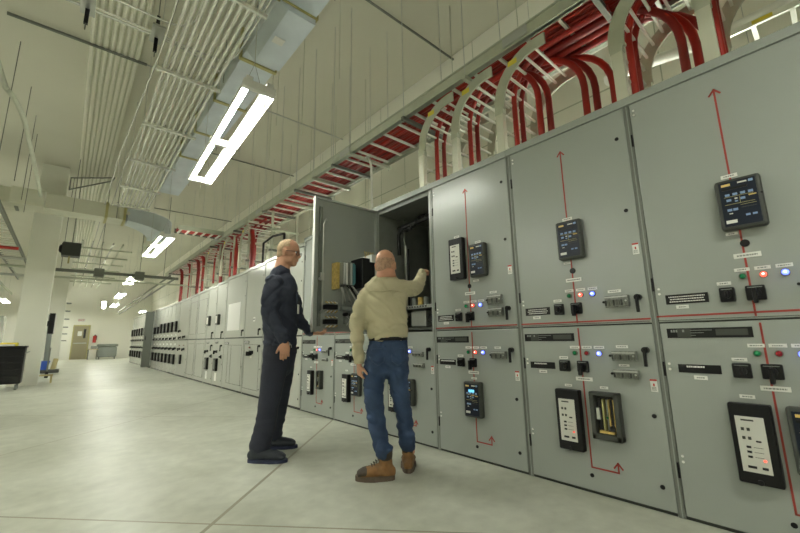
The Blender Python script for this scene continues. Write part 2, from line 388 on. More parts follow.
def upper_controls(door,dz,o,two_tests,uplate=(.06,.255)):
    "controls above the seam; o shifts u"
    for u,c in zip((.41+o,.49+o,.57+o),'gRB'): lamp(door,u,1.272+dz,c); lettered(door,u,1.308+dz,.062,.018)
    tagplate(door,uplate[0]+o*.7,uplate[1]+o*.9,1.150+dz,1.205+dz,True,3); tagplate(door,.13,.19,1.122+dz,1.142+dz)
    sw(door,.273+o*1.8,.352+o*1.3,1.143+dz,1.22+dz); lettered(door,.31+o*1.5,1.244+dz,.06,.018)
    sw(door,.408+o,.488+o*.8,1.143+dz,1.22+dz,True)
    lettered(door,.455+o*.6,1.382+dz,.11,.026)
    if two_tests:
        test_block(door,.63,.787,1.265+dz,1.342+dz); test_block(door,.633,.79,1.165+dz,1.236+dz); lettered(door,.70,1.368+dz,.07,.018)
    else:
        test_block(door,.653,.80,1.17+dz,1.245+dz); lettered(door,.72,1.275+dz,.08,.018)
    door_handle(door,.84+o,1.13+dz,1.24+dz)
def std_upper(cab,dz=0,o=0.,two_tests=False,kind='relay'):
    m,n=door_leaf(cab,1.069,2.504,name='upper_door'); 
    m.strip([(-.03,1.088+dz*.7),(-.9,1.090+dz*.7)],.010,FX,'red_tape')
    uc=.455+o*.3
    arrow(m,[(uc,1.088),(uc,1.5)],.009,.0); arrow(m,[(uc,1.5),(uc,2.36+dz)],.009,.03)
    screws(m,[(.85,1.795),(.85,2.30),(.455+o*.6,1.447+dz)])
    m.cyl((FX,-(.455+o*.6),1.447+dz),(FX-.005,-(.455+o*.6),1.447+dz),.02,'black',14)
    m.box((FX-.0015,-.03,1.077),(FX,-.9,1.080),'dark_joint'); hinge_marks(m,1.075,2.5); side_studs(m,[1.235,2.42]); 
    d=m.build(n,cab)
    if kind=='both':
        meter_box(d,.23,.43,1.515,1.90); relay(d,.475,.67,1.512,1.805); lettered(d,.33,1.925,.06,.02); lettered(d,.57,1.828,.06,.02); lettered(d,.53,1.487,.06,.016)
    elif kind=='relay':
        relay(d,.36+o*1.0,.558+o*.8,1.528+dz*.6,1.806+dz*.6); lettered(d,.462,1.83+dz,.07,.02); lettered(d,.43,1.508+dz,.05,.014)
    if kind!='blank': upper_controls(d,dz,o,two_tests)
    sticker(d,.875,1.535); return d
def std_lower(cab,dz=0,o=0.,kind='C',lamps='gRB'):
    m,n=door_leaf(cab,.018,1.061,name='lower_door')
    hinge_marks(m,.03,1.05); side_studs(m,[.30,.80])
    uc=.453+o*.3
    if kind=='C': arrow(m,[(uc,1.04),(uc,.335),(uc,.15),(.60,.15),(.60,.212)])
    elif kind=='B': arrow(m,[(.46,1.045),(.46,.16),(.622,.16),(.622,.215)])
    else: arrow(m,[(uc+.012,1.045),(.475,.16),(.63,.16),(.63,.21)])
    screws(m,[(uc-.002,.11),(.85,.14),(.855,.525)])
    d=m.build(n,cab)
    ident(d,.032+o,.415+o*.8,.954+dz,1.008+dz)
    for u,c in zip((.41+o,.49+o,.57+o),lamps): lamp(d,u,.873+dz,c); lettered(d,u,.912+dz,.066,.018)
    tagplate(d,.063+o,.255+o,.757+dz*1.2,.803+dz*1.2,True,1,frac=.6 if kind!='C' else 1); tagplate(d,.13+o,.19+o,.727+dz,.748+dz)
    sw(d,.273+o*1.8,.355+o*1.5,.748+dz,.822+dz); lettered(d,.315+o*1.6,.84+dz,.062,.018); sw(d,.412+o,.488+o,.748+dz,.822+dz,True)
    lettered(d,.452+o,.703+dz,.11,.024)
    door_handle(d,.843+o,.80+dz*1.2,.912+dz*1.2)
    if kind=='C':
        test_block(d,.637,.79,.824,.884); lettered(d,.71,.912,.06,.018); relay(d,.345,.55,.345,.632,True); lettered(d,.453,.655,.055,.016)
    if kind=='B':
        test_block(d,.655,.803,.838,.898); test_block(d,.655,.804,.73,.785); lettered(d,.725,.925,.07,.018); lettered(d,.725,.81,.06,.014)
        meter_box(d,.253,.44,.25,.638,True); open_relay(d,.487,.686,.352,.64); lettered(d,.355,.662,.05,.016); lettered(d,.589,.664,.05,.016)
    if kind=='A':
        test_block(d,.66,.81,.84,.90); meter_box(d,.288,.46,.27,.647,True); relay(d,.507,.70,.345,.652); lettered(d,.375,.678,.06,.018)
    if kind=='E':
        test_block(d,.60,.765,.82,.865); test_block(d,.61,.77,.714,.758); meter_box(d,.205,.405,.258,.58); lettered(d,.31,.62,.05,.016)
        if cab.get('case_open'): open_relay(d,.46,.655,.35,.59)
        else: relay(d,.42,.64,.345,.60)
    sticker(d,.875,.70); return d

def cabinet(yl,label): return thing('switchgear_cabinet',label,'switchgear cabinet',(D,yl,0),'grey switchgear cabinets in the near lineup')
cA=cabinet(.755,'grey switchgear cabinet at the right edge, cut off by the frame, nearest the camera')
housing(cA); std_upper(cA,.020,.034); std_lower(cA,.022,.034,'A','grB')
cB=cabinet(1.668,'grey switchgear cabinet second from the camera, with an open relay case in its lower door')
housing(cB); std_upper(cB,.004,.015); std_lower(cB,.008,.015,'B','grB')
cC=cabinet(2.586,'grey switchgear cabinet beside the open one, with white meter and keypad relay side by side')
housing(cC); std_upper(cC,0,0,True,'both'); std_lower(cC,0,0,'C')
cD=cabinet(3.50,'grey switchgear cabinet with its upper door swung open in front of the pointing man')
housing(cD,openbox=True); cD['x']=1; del cD['x']; std_lower(cD,-.005,0,'E')
cE=cabinet(4.414,'grey switchgear cabinet behind the open door, white meter beside the man in jeans')
housing(cE); std_lower(cE,-.005,0,'E'); std_upper(cE,0,0,False,'blank')
cF=cabinet(5.328,'grey switchgear cabinet just right of the man in navy, its lower relay case open')
cF['case_open']=1; housing(cF); std_lower(cF,-.01,0,'E'); std_upper(cF,0,0,False,'blank'); del cF['case_open']

# open upper door of cD : leaf at local y = 0 going out towards -x
def open_door(par):
    L_=.825; z0,z1=1.075,2.505; y0=-.004; t=.012
    m=MB(); m.box((-L_-.02,y0,z0),(-.02,y0+t,z1),'paint')
    m.box((-L_-.02,y0-.028,z0),(-L_+.0,y0,z1),'paint').box((-.04,y0-.028,z0),(-.02,y0,z1),'paint')
    m.box((-L_-.02,y0-.028,z1-.02),(-.02,y0,z1),'paint').box((-L_-.02,y0-.028,z0),(-.02,y0,z0+.02),'paint')
    m.box((-L_+.04,y0-.012,z0+.06),(-L_+.075,y0,z1-.1),'paint_dark')
    m.box((-L_-.025,y0-.028,z0),(-L_-.02,y0+t,z1),'label_white')
    d=m.build('upper_door',par)
    r=MB(); x=-L_+.10
    r.tube([(x-.03,y0-.012,z0+.2),(x-.03,y0-.05,z0+.23),(x-.03,y0-.05,z1-.3),(x,y0-.05,z1-.24),(x+.02,y0-.012,z1-.24)],.008,'steel'); r.build('latch_rod',d)
    h=MB(); h.cyl((-L_+.06,y0-.01,1.62),(-L_+.06,y0-.05,1.62),.02,'steel'); h.box((-L_+.04,y0-.06,1.60),(-L_+.08,y0-.045,1.68),'steel'); h.build('latch',d)
    # back of relay and meter
    a=MB(); a.box((-.62,y0-.10,1.52),(-.585,y0,1.80),'copper').box((-.58,y0-.16,1.56),(-.44,y0,1.80),'steel_dark')
    for k in range(5): a.cyl((-.565+.028*k,y0-.165,1.56),(-.565+.028*k,y0-.165,1.79),.011,['steel','label_white','steel_dark','steel','teal'][k])
    a.box((-.455,y0-.17,1.58),(-.43,y0-.0,1.78),'teal'); tag(a.build('relay_chassis',d),'back of a relay with coloured circuit boards')
    b=MB(); b.box((-.38,y0-.22,1.53),(-.21,y0,1.86),'black',.006); b.box((-.28,y0-.26,1.82),(-.21,y0-.03,1.90),'label_white')
    for k in range(5): b.cyl((-.275+.015*k,y0-.15,1.86),(-.30+.03*k,y0-.15,1.95),.005,'copper')
    b.build('meter_back',d)
    w_=MB()
    rr=random.Random(3)
    for k in range(9):
        p0=(-.56+.018*k,y0-.08,1.57); p3=(-.50+.04*k,y0-.03,1.36+.02*(k%3)); mid=(-.56+.03*k+rr.uniform(-.08,.08),y0-.22,1.42-.03*(k%3))
        pts=[]
        for i in range(9):
            t_=i/8; pts.append(tuple((1-t_)**2*a_+2*t_*(1-t_)*b_+t_*t_*c_ for a_,b_,c_ in zip(p0,mid,p3)))
        w_.tube(pts,.006,rr.choice(['steel','label_white','bin_grey','black_soft','steel']),6)
    w_.build('wiring_loom',d)
    s=MB()
    for zc in (1.33,1.18):
        s.box((-.72,y0-.07,zc-.024),(-.58,y0,zc+.024),'black',.004)
        for k in range(6): s.cyl((-.705+.023*k,y0-.072,zc+.04),(-.705+.023*k,y0-.03,zc+.055),.006,'label_white' if k%2 else 'copper'); s.cyl((-.705+.023*k,y0-.075,zc-.04),(-.705+.023*k,y0-.03,zc-.055),.006,'copper' if k%2 else 'label_white')
    s.build('terminal_block',d)
    s=MB(); s.box((-.52,y0-.05,1.30),(-.10,y0,1.345),'bin_grey'); s.box((-.52,y0-.06,1.345),(-.10,y0-.03,1.35),'steel_dark'); s.build('wiring_duct',d)
    s=MB()
    for k in range(5):
        s.cyl((-.46+.075*k,y0,1.26),(-.46+.075*k,y0-.05,1.26),.02,'black_soft'); s.box((-.475+.075*k,y0-.05,1.16),(-.445+.075*k,y0,1.235),'bin_grey'); s.tube([(-.46+.075*k,y0-.05,1.24),(-.44+.075*k,y0-.08,1.2),(-.45+.075*k,y0-.03,1.14)],.004,'steel',6)
    s.build('switch_backs',d)
    return d
open_door(cD)
# compartment contents of cD
g=MB(); g.box((.10,-.05,1.085),(.80,-.86,1.11),'steel_dark'); g.box((.02,-.05,1.30),(.8,-.86,1.335),'steel'); 
for k in range(12): g.box((.015,-.32-.04*k,1.31),(.02,-.335-.04*k,1.325),'black_soft')
g.build('shelf',cD)
g=MB()
g.box((.80,-.06,1.35),(.85,-.42,2.40),'paint_dark'); g.box((.78,-.48,1.36),(.85,-.85,2.30),'casing')
g.box((.74,-.52,1.5),(.78,-.80,2.15),'interior'); g.build('back_panel',cD)
for (x,y,z0,z1,r,mm) in ((.30,-.17,1.35,2.1,.009,'steel'),(.30,-.21,1.35,2.05,.012,'black'),(.35,-.10,1.35,2.45,.012,'steel_dark')):
    g=MB(); g.cyl((x,y,z0),(x,y,z1),r,mm); g.build('vertical_rod',cD)
g=MB()
for k in range(14):
    t=k/13; g.ball((.3,-.06-.8*t,2.34-.05*math.sin(t*9)),(.035,.035,.028),'black_soft',8,5)
g.tube([(.3,-.05,2.0),(.28,-.06,2.25),(.3,-.12,2.34),(.3,-.85,2.36)],.022,'black'); g.build('cable_loom',cD)
g=MB(); g.box((.05,-.05,1.88),(.12,-.12,2.02),'black').box((.1,-.78,1.55),(.16,-.86,1.7),'steel'); g.build('bracket',cD)
g=MB(); g.box((.06,-.50,1.12),(.35,-.72,1.28),'steel',.01); g.cyl((.05,-.80,1.2),(.12,-.80,1.2),.04,'black'); g.cyl((.04,-.46,1.21),(.06,-.46,1.21),.025,'black'); g.build('contactor',cD)
g=MB()
for k in range(3): g.cyl((.1,-.52-.09*k,1.335),(.1,-.52-.09*k,1.42),.03,'bin_grey' if k!=1 else 'copper')
g.build('fuse_holder',cD)

# ------------------------------------------------------------------ farther cabinets
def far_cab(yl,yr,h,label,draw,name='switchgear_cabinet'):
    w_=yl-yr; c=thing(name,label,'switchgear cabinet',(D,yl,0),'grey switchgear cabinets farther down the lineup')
    housing(c,w_,h,paint='paint_far_lit'); m=MB(); m.box((FX,-.022,1.075),(-.006,-w_+.018,h-.06),'paint_far_lit',.004)
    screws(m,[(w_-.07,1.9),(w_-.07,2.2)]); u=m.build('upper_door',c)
    m=MB(); m.box((FX,-.022,.035),(-.006,-w_+.018,1.052),'paint_far_lit',.004); screws(m,[(w_-.07,.15),(w_-.07,.5)]); l=m.build('lower_door',c)
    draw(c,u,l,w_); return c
def outline(par,u0,u1,z0,z1):
    m=MB(); t=.006
    for a in ((u0,u1,z0,z0+t),(u0,u1,z1-t,z1),(u0,u0+t,z0,z1),(u1-t,u1,z0,z1)): B(m,*a,.002,'dark_joint',0,FX)
    m.build('access_panel',par)
def pG(c,u,l,w): tagplate(l,.05,.35,.95,1.0,True,2,'identification_plate'); door_handle(u,w-.1,1.12,1.24); door_handle(l,w-.1,.8,.9)
def pI(c,u,l,w):
    tagplate(l,.05,.3,.95,1.0,True,2,'identification_plate'); door_handle(u,w-.12,1.1,1.22); door_handle(l,w-.1,.80,.92); sw(l,.30,.37,.74,.82,True); sw(l,.40,.47,.74,.82,True); sw(l,.47,.53,.76,.82,True)
    lamp(l,.36,.875,'r'); lettered(l,.42,.70,.07,.03); outline(l,.06,w-.12,.12,.93); lettered(u,.5,1.4,.1,.08)
def pJ(c,u,l,w):
    m=MB(); B(m,.16,.95,1.22,1.80,.004,'white',0,FX); tag(m.build('posted_sheet',u),'large blank white sheet')
    door_handle(u,w-.06,1.1,1.22); tagplate(l,.07,.33,.93,.98,True,2,'identification_plate'); outline(l,.30,w-.10,.14,.92); outline(l,.5,.51,.14,.92)
def pK(c,u,l,w):
    m=MB(); B(m,.18,.36,1.38,1.62,.06,'casing',.01,FX); B(m,.21,.32,1.42,1.58,.063,'face',0,FX); tag(m.build('meter',u),'dark framed meter')
    door_handle(u,w-.14,1.06,1.22); sw(l,.12,.30,.74,.80,True); door_handle(l,w-.14,.78,.92); sw(l,w-.2,w-.12,.62,.70); tagplate(l,.12,.32,.95,1.0,True,1,'identification_plate')
    m=MB(); B(m,.2,.4,.34,.62,.05,'black',.008,FX); B(m,.24,.32,.38,.58,.053,'bin_grey',0,FX); m.build('breaker_window',l)
    m=MB(); B(m,.2,.34,.12,.30,.003,'label_white',0,FX); m.build('notice',l)
def pM(c,u,l,w): outline(l,.08,w-.1,.12,.95); outline(u,.08,w-.1,1.2,2.1)
def pN(c,u,l,w):
    for a,z in ((.3,1.10),(.85,1.12),(.2,1.3)): sw(u,a,a+.1,z-.0,z+.07,True)
    for a in (.3,.85): sw(l,a,a+.14,.76,.83,True); lamp(l,a+.05,.9,'r')
    m=MB(); B(m,.55,.7,.36,.63,.05,'black',.006,FX); m.build('breaker_window',l)
def pMCC(k,upper=True):
    def f(c,u,l,w):
        m=MB(); B(m,.16,.40,1.32,1.66 if k>=3 else 1.58,.06,'black',.01,FX); B(m,.22,.32,1.38,1.5,.063,'bin_grey',0,FX); m.build('breaker_window',u)
        sw(u,.2,.32,1.09,1.16,True); lettered(u,.40,1.11,.08,.05); lettered(u,.3,1.23,.12,.04)
        lettered(l,.3,.93,.16,.05); sw(l,.16,.30,.75,.84,True); sw(l,.36,.45,.78,.83,True)
        m=MB(); B(m,.14,.42,.32,.62,.06,'black',.01,FX); B(m,.2,.3,.4,.56,.063,'bin_grey',0,FX); m.build('breaker_window',l)
    return f
far_cab(6.24,5.328,2.50,'blank grey switchgear cabinet mostly hidden behind the man in navy',pG)
far_cab(6.86,6.24,2.47,'narrow grey switchgear cabinet at the back of the man in navy',pG)
far_cab(7.80,6.86,2.44,'grey switchgear cabinet left of the man in navy, small switches on its lower door',pI)
far_cab(9.05,7.80,2.42,'wide switchgear cabinet with a large white sheet posted on its upper door',pJ)
far_cab(9.80,9.05,2.38,'narrow cabinet with a small meter, immediately past the white sheet',pK)
far_cab(10.55,9.80,2.36,'narrow cabinet with a small meter, second past the white sheet',pK)
far_cab(11.50,10.55,2.34,'blank outlined cabinet beyond the two narrow metered ones, its nearer half',pM)
far_cab(12.40,11.50,2.32,'blank outlined cabinet beyond the two narrow metered ones, its farther half',pM)
far_cab(13.72,12.40,2.30,'wide cabinet of small switches just before the row of black breaker windows',pN)
for k in range(7): far_cab(14.35+.63*k,13.72+.63*k,2.28,'pale breaker section with black windows, %s before the grey door standing open'%['seventh','sixth','fifth','fourth','third','second','last'][k],pMCC(7-k))
for k in range(8): far_cab(19.2+.8*k,18.4+.8*k,2.28,'pale breaker section beyond the grey open door, %s after it'%ORD[k],pMCC(7))
od=thing('standing_panel','grey steel panel door standing out square from the distant breaker sections','panel',(D,18.28,0))
MB().box((-.34,.0,.05),(-.03,.035,2.22),'paint_dark').box((-.34,-.03,.05),(-.31,0,2.22),'paint_dark').build('leaf',od)
MB().cyl((-.03,.01,.1),(-.03,.01,2.2),.02,'steel').build('hinge',od); MB().box((-.30,-.05,1.1),(-.27,0,1.25),'black').build('door_handle',od)

# ------------------------------------------------------------------ ceiling services
def fluoro(x,y,z,label,L=2.44,w=.27,group='fluorescent lights over the aisle',rz=0.):
    t=thing('fluorescent_light',label,'ceiling light',(x,y,z),group,rz)
    m=MB()
    for sg in (1,-1): m.box((sg*.062,-L/2,.045),(sg*.115,L/2,.095),'fixture')
    nn=int(L/.30); 
    for q in range(nn):      # reflector wings with open slots that let light up to the ceiling
        a=-L/2+q*L/nn
        for sg in (1,-1): m.prism([(sg*.105,.062),(sg*w/2,.030),(sg*w/2,.022),(sg*.105,.052)],1,a,a+.70*L/nn,'fixture')
    for yy in (-L/2,-.03,L/2-.05): m.box((-w/2,yy,-.01),(w/2,yy+.05,.06),'fixture')
    m.box((-w/2-.004,-L/2,-.012),(-w/2,L/2,.03),'fixture').box((w/2,-L/2,-.012),(w/2+.004,L/2,.03),'fixture')
    m.build('housing',t)
    for a in (-L/2+.05,.03):
        for sx in (-.09,.09):
            MB().cyl((sx,a,.022),(sx,a+L/2-.08,.022),.018,'tube',8).build('tube',t)
    for yy in (-L/2+.2,L/2-.2):
        m=MB(); m.tube([(-.10,yy,.05),(0,yy,.38),(.10,yy,.05)],.003,'steel_dark',5); m.cyl((0,yy,.38),(0,yy,ZC-z-.03),.003,'steel',6); m.build('chain',t)
    return t
LY=[4.2,10.0,15.9,21.6,27.2]
for k,y in enumerate(LY):
    fluoro([1.09,1.36,1.52,1.70,1.95][k],y,3.12,'bright twin tube fluorescent light over the aisle, %s from the camera'%ORD[k],rz=-.045 if k==0 else 0)
for k,y in enumerate((26.8,21,15.2)): fluoro((-2.45,-3.3,-3.6)[k],y,3.12,'fluorescent light in the bay beyond the columns, %s from the far wall'%ORD[k],group='fluorescent lights beyond the columns')
fluoro(1.05,-1.6,3.12,'fluorescent light over the aisle behind the camera'); fluoro(-3.2,-1.6,3.12,'fluorescent light over the open floor, behind and left of the camera')
fluoro(-3.2,4.2,3.12,'fluorescent light over the open floor left of the camera'); fluoro(-3.2,10,3.12,'fluorescent light over the left bay, before the columns')
fluoro(-6.6,4.2,3.12,'fluorescent light over the open floor far to the left'); fluoro(-6.6,12,3.12,'fluorescent light over the outer left bay'); fluoro(-6.6,22,3.12,'fluorescent light over the outer left bay, far end')
for k,y in enumerate((1.2,7,13,19,25)): fluoro(4.38,y,2.9,'fluorescent light in the narrow aisle behind the lineup, %s from the camera'%ORD[k],group='fluorescent lights behind the lineup',w=.2)
fluoro(-.9,30.8,3.12,'added fluorescent light brightening the far wall left of the tan door')  # extra fixture, added to brighten the far end
fluoro(3.6,29.5,2.95,'extra fluorescent light at the end of the lineup, added to brighten the far wall',L=1.6)  # another added source, there to lift the light on the end wall

def rung_row(par,boxes,mm='rung'):
    a,b=boxes[0]; first=MB().box((0,0,0),(b[0]-a[0],b[1]-a[1],b[2]-a[2]),mm).build('rung',par,a)
    for a,b in boxes[1:]:
        c=first.copy(); C.objects.link(c); c.location=a
# big galvanised duct along the aisle
t=thing('ventilation_duct','large galvanised rectangular duct running along the ceiling above the lights','duct',(1.72,4,5.0))
m=MB(); m.box((-.24,-8,0),(.24,7.6,.45),'galv'); m.prism([(-.24,0),(-.12,-.10),(.24,-.10),(.24,0)],1,-.2,.9,'galv'); m.build('duct_run',t)
for k in range(11):
    MB().box((-.27,-7.9+k*1.28,-.02),(.27,-7.84+k*1.28,.48),'ochre').build('flange',t)
MB().box((-.08,.28,-.108),(.06,.40,-.10),'label_white').build('sticker',t)
for k in range(5):
    m=MB(); m.cyl((-.28,-3+k*2.4,-.02),(-.28,-3+k*2.4,ZC-5),.006,'steel_dark',6).cyl((.28,-3+k*2.4,-.02),(.28,-3+k*2.4,ZC-5),.006,'steel_dark',6); m.build('hanger',t)
# crossing duct with elbow
t=thing('ventilation_duct','pale rectangular duct crossing in front of the left column and turning at an elbow','duct',(0,12.5,4.32))
m=MB(); m.box((-3.2,0,0),(.85,.62,.38),'galv_warm'); m.build('duct_run',t)
m=MB(); n=12; cx,cy=.95,1.25; vs=[]; fs=[]
for i in range(n+1):
    a=-PI/2+PI/2*i/n
    for r in (.63,1.25):
        for z in (-.22*i/n,.38): vs.append((cx-.0+r*math.cos(a),cy+r*math.sin(a),z))
for i in range(n):
    a=i*4; b=a+4
    fs+=[(a,a+1,b+1,b),(a+2,b+2,b+3,a+3),(a,b,b+2,a+2),(a+1,a+3,b+3,b+1)]
fs+=[(0,2,3,1),(n*4,n*4+1,n*4+3,n*4+2)]
m.add(vs,fs,'galv'); m.build('elbow',t)
m=MB(); m.box((cx+.63,cy,-.22),(cx+1.25,cy+.9,.38),'galv_warm'); m.build('branch_run',t)
for x in (-1.28,.45,.85): MB().box((x,-.025,-.025),(x+.06,.645,.405),'ochre' if x!=-1.28 else 'steel_dark').build('flange',t)
for x in (-.95,.95): MB().cyl((x,-.012,.2),(x,0,.2),.05,'label_white').build('round_label',t)
for x in (-2.3,-.2,.7): MB().cyl((x,-.03,0),(x,-.03,ZC-4.32),.007,'steel_dark',6).build('hanger',t)

# conduit bank
for k in range(9):
    x=.60+k*.078; y0=-3+.0*k
    m=MB(); m.tube([(x,y0,4.6),(x,5,4.6),(x+.06,9,4.6),(x+.10,12.3-.05*k,4.6)],.022,'conduit',8)
    tag(m.build('conduit'),'bright steel conduit in the overhead bank along the aisle, %s from its left edge'%ORD[k],'conduit','steel conduits in the overhead bank')
for k in range(2):
    x=.20+k*.14; m=MB(); m.tube([(x+.30,-2,4.66),(x+.33,5,4.66),(x+.22,9,4.66),(x+.22,22,4.66)],.012,'conduit',7); o=m.build('conduit')
    tag(o,'thin conduit beside the left edge of the overhead bank, %s from the left'%ORD[k],'conduit','thin conduits beside the bank')
for k,y in enumerate((.2,1.9,3.7,5.4,7.05,8.7,10.4,12.0)):
    s=.0 if y<6 else .06
    t=thing('trapeze_hanger','strut hanger carrying the overhead conduit bank, %s from the camera end'%ORD[k],'hanger',(.915+s,y,4.57),'strut hangers of the conduit bank')
    MB().box((-.40,-.02,-.045),(.40,.02,-.005),'conduit').build('strut',t)
    for sx in (-.38,.38): MB().cyl((sx,0,-.06),(sx,0,ZC-4.57),.004,'steel',6).build('rod',t)
    m=MB()
    for q in range(9): m.box((-.335+q*.078,-.012,.045),(-.300+q*.078,.012,.06),'steel_dark')
    m.build('clamp',t)
def pipe(pts,r,mm,label,name='pipe',cat='pipe',group=None,n=8):
    o=MB().tube(pts,r,mm,n).build(name); return tag(o,label,cat,group)
def bend(p0,c,p1,n=6):
    p0,c,p1=Vector(p0),Vector(c),Vector(p1); return [tuple((1-t)**2*p0+2*t*(1-t)*c+t*t*p1) for t in [i/n for i in range(n+1)]]
pipe([(-3,5.38,4.92),(.35,5.30,4.92)]+bend((.55,5.30,4.92),(1.05,5.30,4.92),(1.25,5.2,4.70)),.018,'conduit','steel conduit crossing the ceiling corner, sloping down into the bank','conduit','conduit')
pipe([(-3,5.06,4.95),(.25,5.0,4.95)]+bend((.45,5.0,4.95),(.78,5.0,4.95),(.80,4.7,4.95))+[(.85,1,4.95)],.014,'conduit','thin steel conduit bending toward the camera near the top left','conduit','conduit')
pipe([(-3,5.22,4.90),(1.05,5.22,4.90)]+bend((1.1,5.22,4.9),(1.36,5.22,4.9),(1.38,4.9,4.9))+[(1.40,1,4.9)],.012,'conduit','thin steel conduit crossing the bank and turning along its right side','conduit','conduit')
for k,x in enumerate((-.22,.47)):
    t=thing('conduit_hanger','black slotted hanger holding the crossing conduits, %s from the left'%ORD[k],'hanger',(x,5.28,4.9),'black slotted hangers')
    MB().box((-.02,-.02,-.22),(.02,.02,.30),'black').build('channel',t); MB().cyl((0,0,-.30),(0,0,ZC-4.9),.006,'steel_dark',6).build('rod',t); MB().box((-.07,-.25,-.03),(.07,.1,.0),'steel').build('clamp',t)
pipe([(-1.15,7.28,5.74),(.56,7.25,5.74)],.025,'steel_dark','dark straight pipe across the flat ceiling at top left')
pipe([(.56,7.25,5.74),(WX,7.25,5.74)],.014,'steel','thin pipe continuing across the ceiling to the right wall from the dark one')
pipe([(1.9,3.73,5.72),(WX,3.73,5.72)],.018,'steel_dark','straight pipe across the ceiling nearest the camera, ending at the right wall')
pipe([(1.9,9.9,5.72),(WX,9.9,5.72)],.018,'steel_dark','straight pipe across the ceiling reaching the right wall above the man in navy')
pipe([(1.9,15.5,5.72),(WX,15.5,5.72)],.018,'steel_dark','straight pipe across the ceiling far down the aisle')
pipe([(-1.03,6.2,4.5),(-1.0,7.1,4.5)]+bend((-1.0,7.1,4.5),(-.88,7.4,4.5),(-.86,8.2,4.5))+[(-.82,10.5,4.48),(-.8,12,4.45)],.035,'tray','dark curved conduit at the left edge of the ceiling','conduit','conduit')
for k,(x,y) in enumerate(((-1.06,8.0),(-1.0,9.4),(-.98,10.6),(-1.0,11.6))): pipe([(x,y,3.9),(x,y,ZC)],.006,'steel_dark','thin hanging rod near the left column, %s from the camera'%ORD[k],'hanger_rod','hanger rod','hanging rods by the left column',6)
# thin rods hanging into the right part of the ceiling
RODS=[(2.3,6.0),(2.35,4.9),(2.38,3.9),(2.1,7.2),(2.3,8.6),(2.1,9.8),(2.2,5.5)]
for k,(x,y) in enumerate(sorted(RODS,key=lambda p:p[1])): pipe([(x,y,4.0 if k%2 else 4.4),(x,y,ZC)],.004,'tray','lone thin rod hanging between duct and cable tray, %s from the camera'%ORD[k],'hanger_rod','hanger rod','lone thin rods between duct and cable tray',5)
# crossing bar with boxes further down
t=thing('busway','long grey busway crossing the aisle overhead past the elbow, with junction boxes','busway',(0,14.2,3.05))
MB().box((-.5,-.05,-.04),(2.62,.05,.04),'steel_dark').build('bar',t)
for x in (.55,1.55,): MB().box((x-.12,-.12,-.13),(x+.12,.12,.12),'steel_dark',.01).build('junction_box',t)
for x in (-.3,.55,1.55,2.2): MB().cyl((x,0,.04),(x,0,ZC-3.05),.008,'steel_dark',6).build('rod',t)
# pipes and struts around the columns
pipe([(-.42,14.6,2.9),(4.4,14.6,2.9)],.03,'tray','greenish pipe crossing behind the far busway')
for k,y in enumerate((17.5,19.,20.5,22.,24.,26.)): 
    pipe([(-.35,y,4.4-.04*k),(1.6,y,4.4-.04*k)],.03,'tray','crossing strut beyond the elbow duct above the far aisle, %s from the camera'%ORD[k],'crossing_strut','strut','crossing struts over the far aisle')
for k in range(5): pipe([(.10+.28*k,16.5,4.45),(.05+.28*k,30,4.4)],.03,'conduit' if k%2 else 'tray','lengthwise pipe over the far aisle, %s from the column row'%ORD[k],'pipe','pipe','lengthwise pipes over the far aisle')
t=thing('unit_heater','dark box heater hanging beside the left column','heater',(-.13,14.0,3.42))
MB().box((-.20,-.16,0),(.20,.2,.38),'casing',.01).build('housing',t)
m=MB(); 
for k in range(6): m.box((-.21,-.15+.05*k,.04),(-.2,-.13+.05*k,.34),'black')
m.ball((-.22,0,.2),(.06,.12,.12),'black'); m.build('fan_grille',t); MB().cyl((0,0,.38),(0,0,ZC-3.42),.012,'steel_dark',6).build('rod',t); MB().cyl((-.03,0,-.2),(-.03,0,0),.02,'ochre',8).build('gas_pipe',t)
# frame bracket by the column head
o=MB().tube([(-.34,12.9,5.0),(-.34,12.9,5.35),(.55,12.2,5.35),(.5,12.2,5.25),(-.34,12.9,5.02)],.018,'steel_dark',6).build('pipe_bracket'); tag(o,'bent steel pipe bracket beside the column top, above the crossing duct','bracket')
# left bay tray and clutter
t=thing('ladder_tray','grey ladder tray on the far left beyond the column, seen from below','cable tray',(-1.55,10,3.75))
for sx in (-.25,.25): MB().box((sx-.02,-6,0),(sx+.02,13,.11),'steel_dark').build('side_rail',t)
rung_row(t,[((-.25,-5.9+k*.34,.01),(.25,-5.87+k*.34,.04)) for k in range(56)])
t=thing('ladder_tray','second ladder tray in the left bay, lower and farther left','cable tray',(-2.5,14,3.45))
for sx in (-.25,.25): MB().box((sx-.02,-9,0),(sx+.02,13,.11),'tray').build('side_rail',t)
rung_row(t,[((-.25,-8.9+k*.34,.01),(.25,-8.87+k*.34,.04)) for k in range(60)])
o=MB().box((-1.3,12.02,4.2),(-.72,12.3,4.6),'galv_warm',.01).build('junction_box'); tag(o,'pale junction box with vents left of the column, on the crossing duct','junction box')
for k,(y,mm) in enumerate(((13,'red_cable'),(14.5,'steel'),(16,'tray'),(18,'steel'))): pipe([(-6,y,3.3),(-1.1,y,3.32)],.04,mm,'%s pipe crossing the left bay behind the column, %s back'%({'red_cable':'red','steel':'bright','tray':'dull green'}[mm],ORD[k]))
t=thing('equipment_cabinet','grey equipment cabinet in the left bay behind the column','cabinet',(-4.2,25,0))
m=MB(); m.box((-2.,0,0),(2.,1,2.3),'paint_far_lit'); m.build('housing',t)
for k in range(4): MB().box((-1.98+k*1.0,-.02,.05),(-1.02+k*1.0,0,2.25),'paint_far_lit',.005).build('door',t)

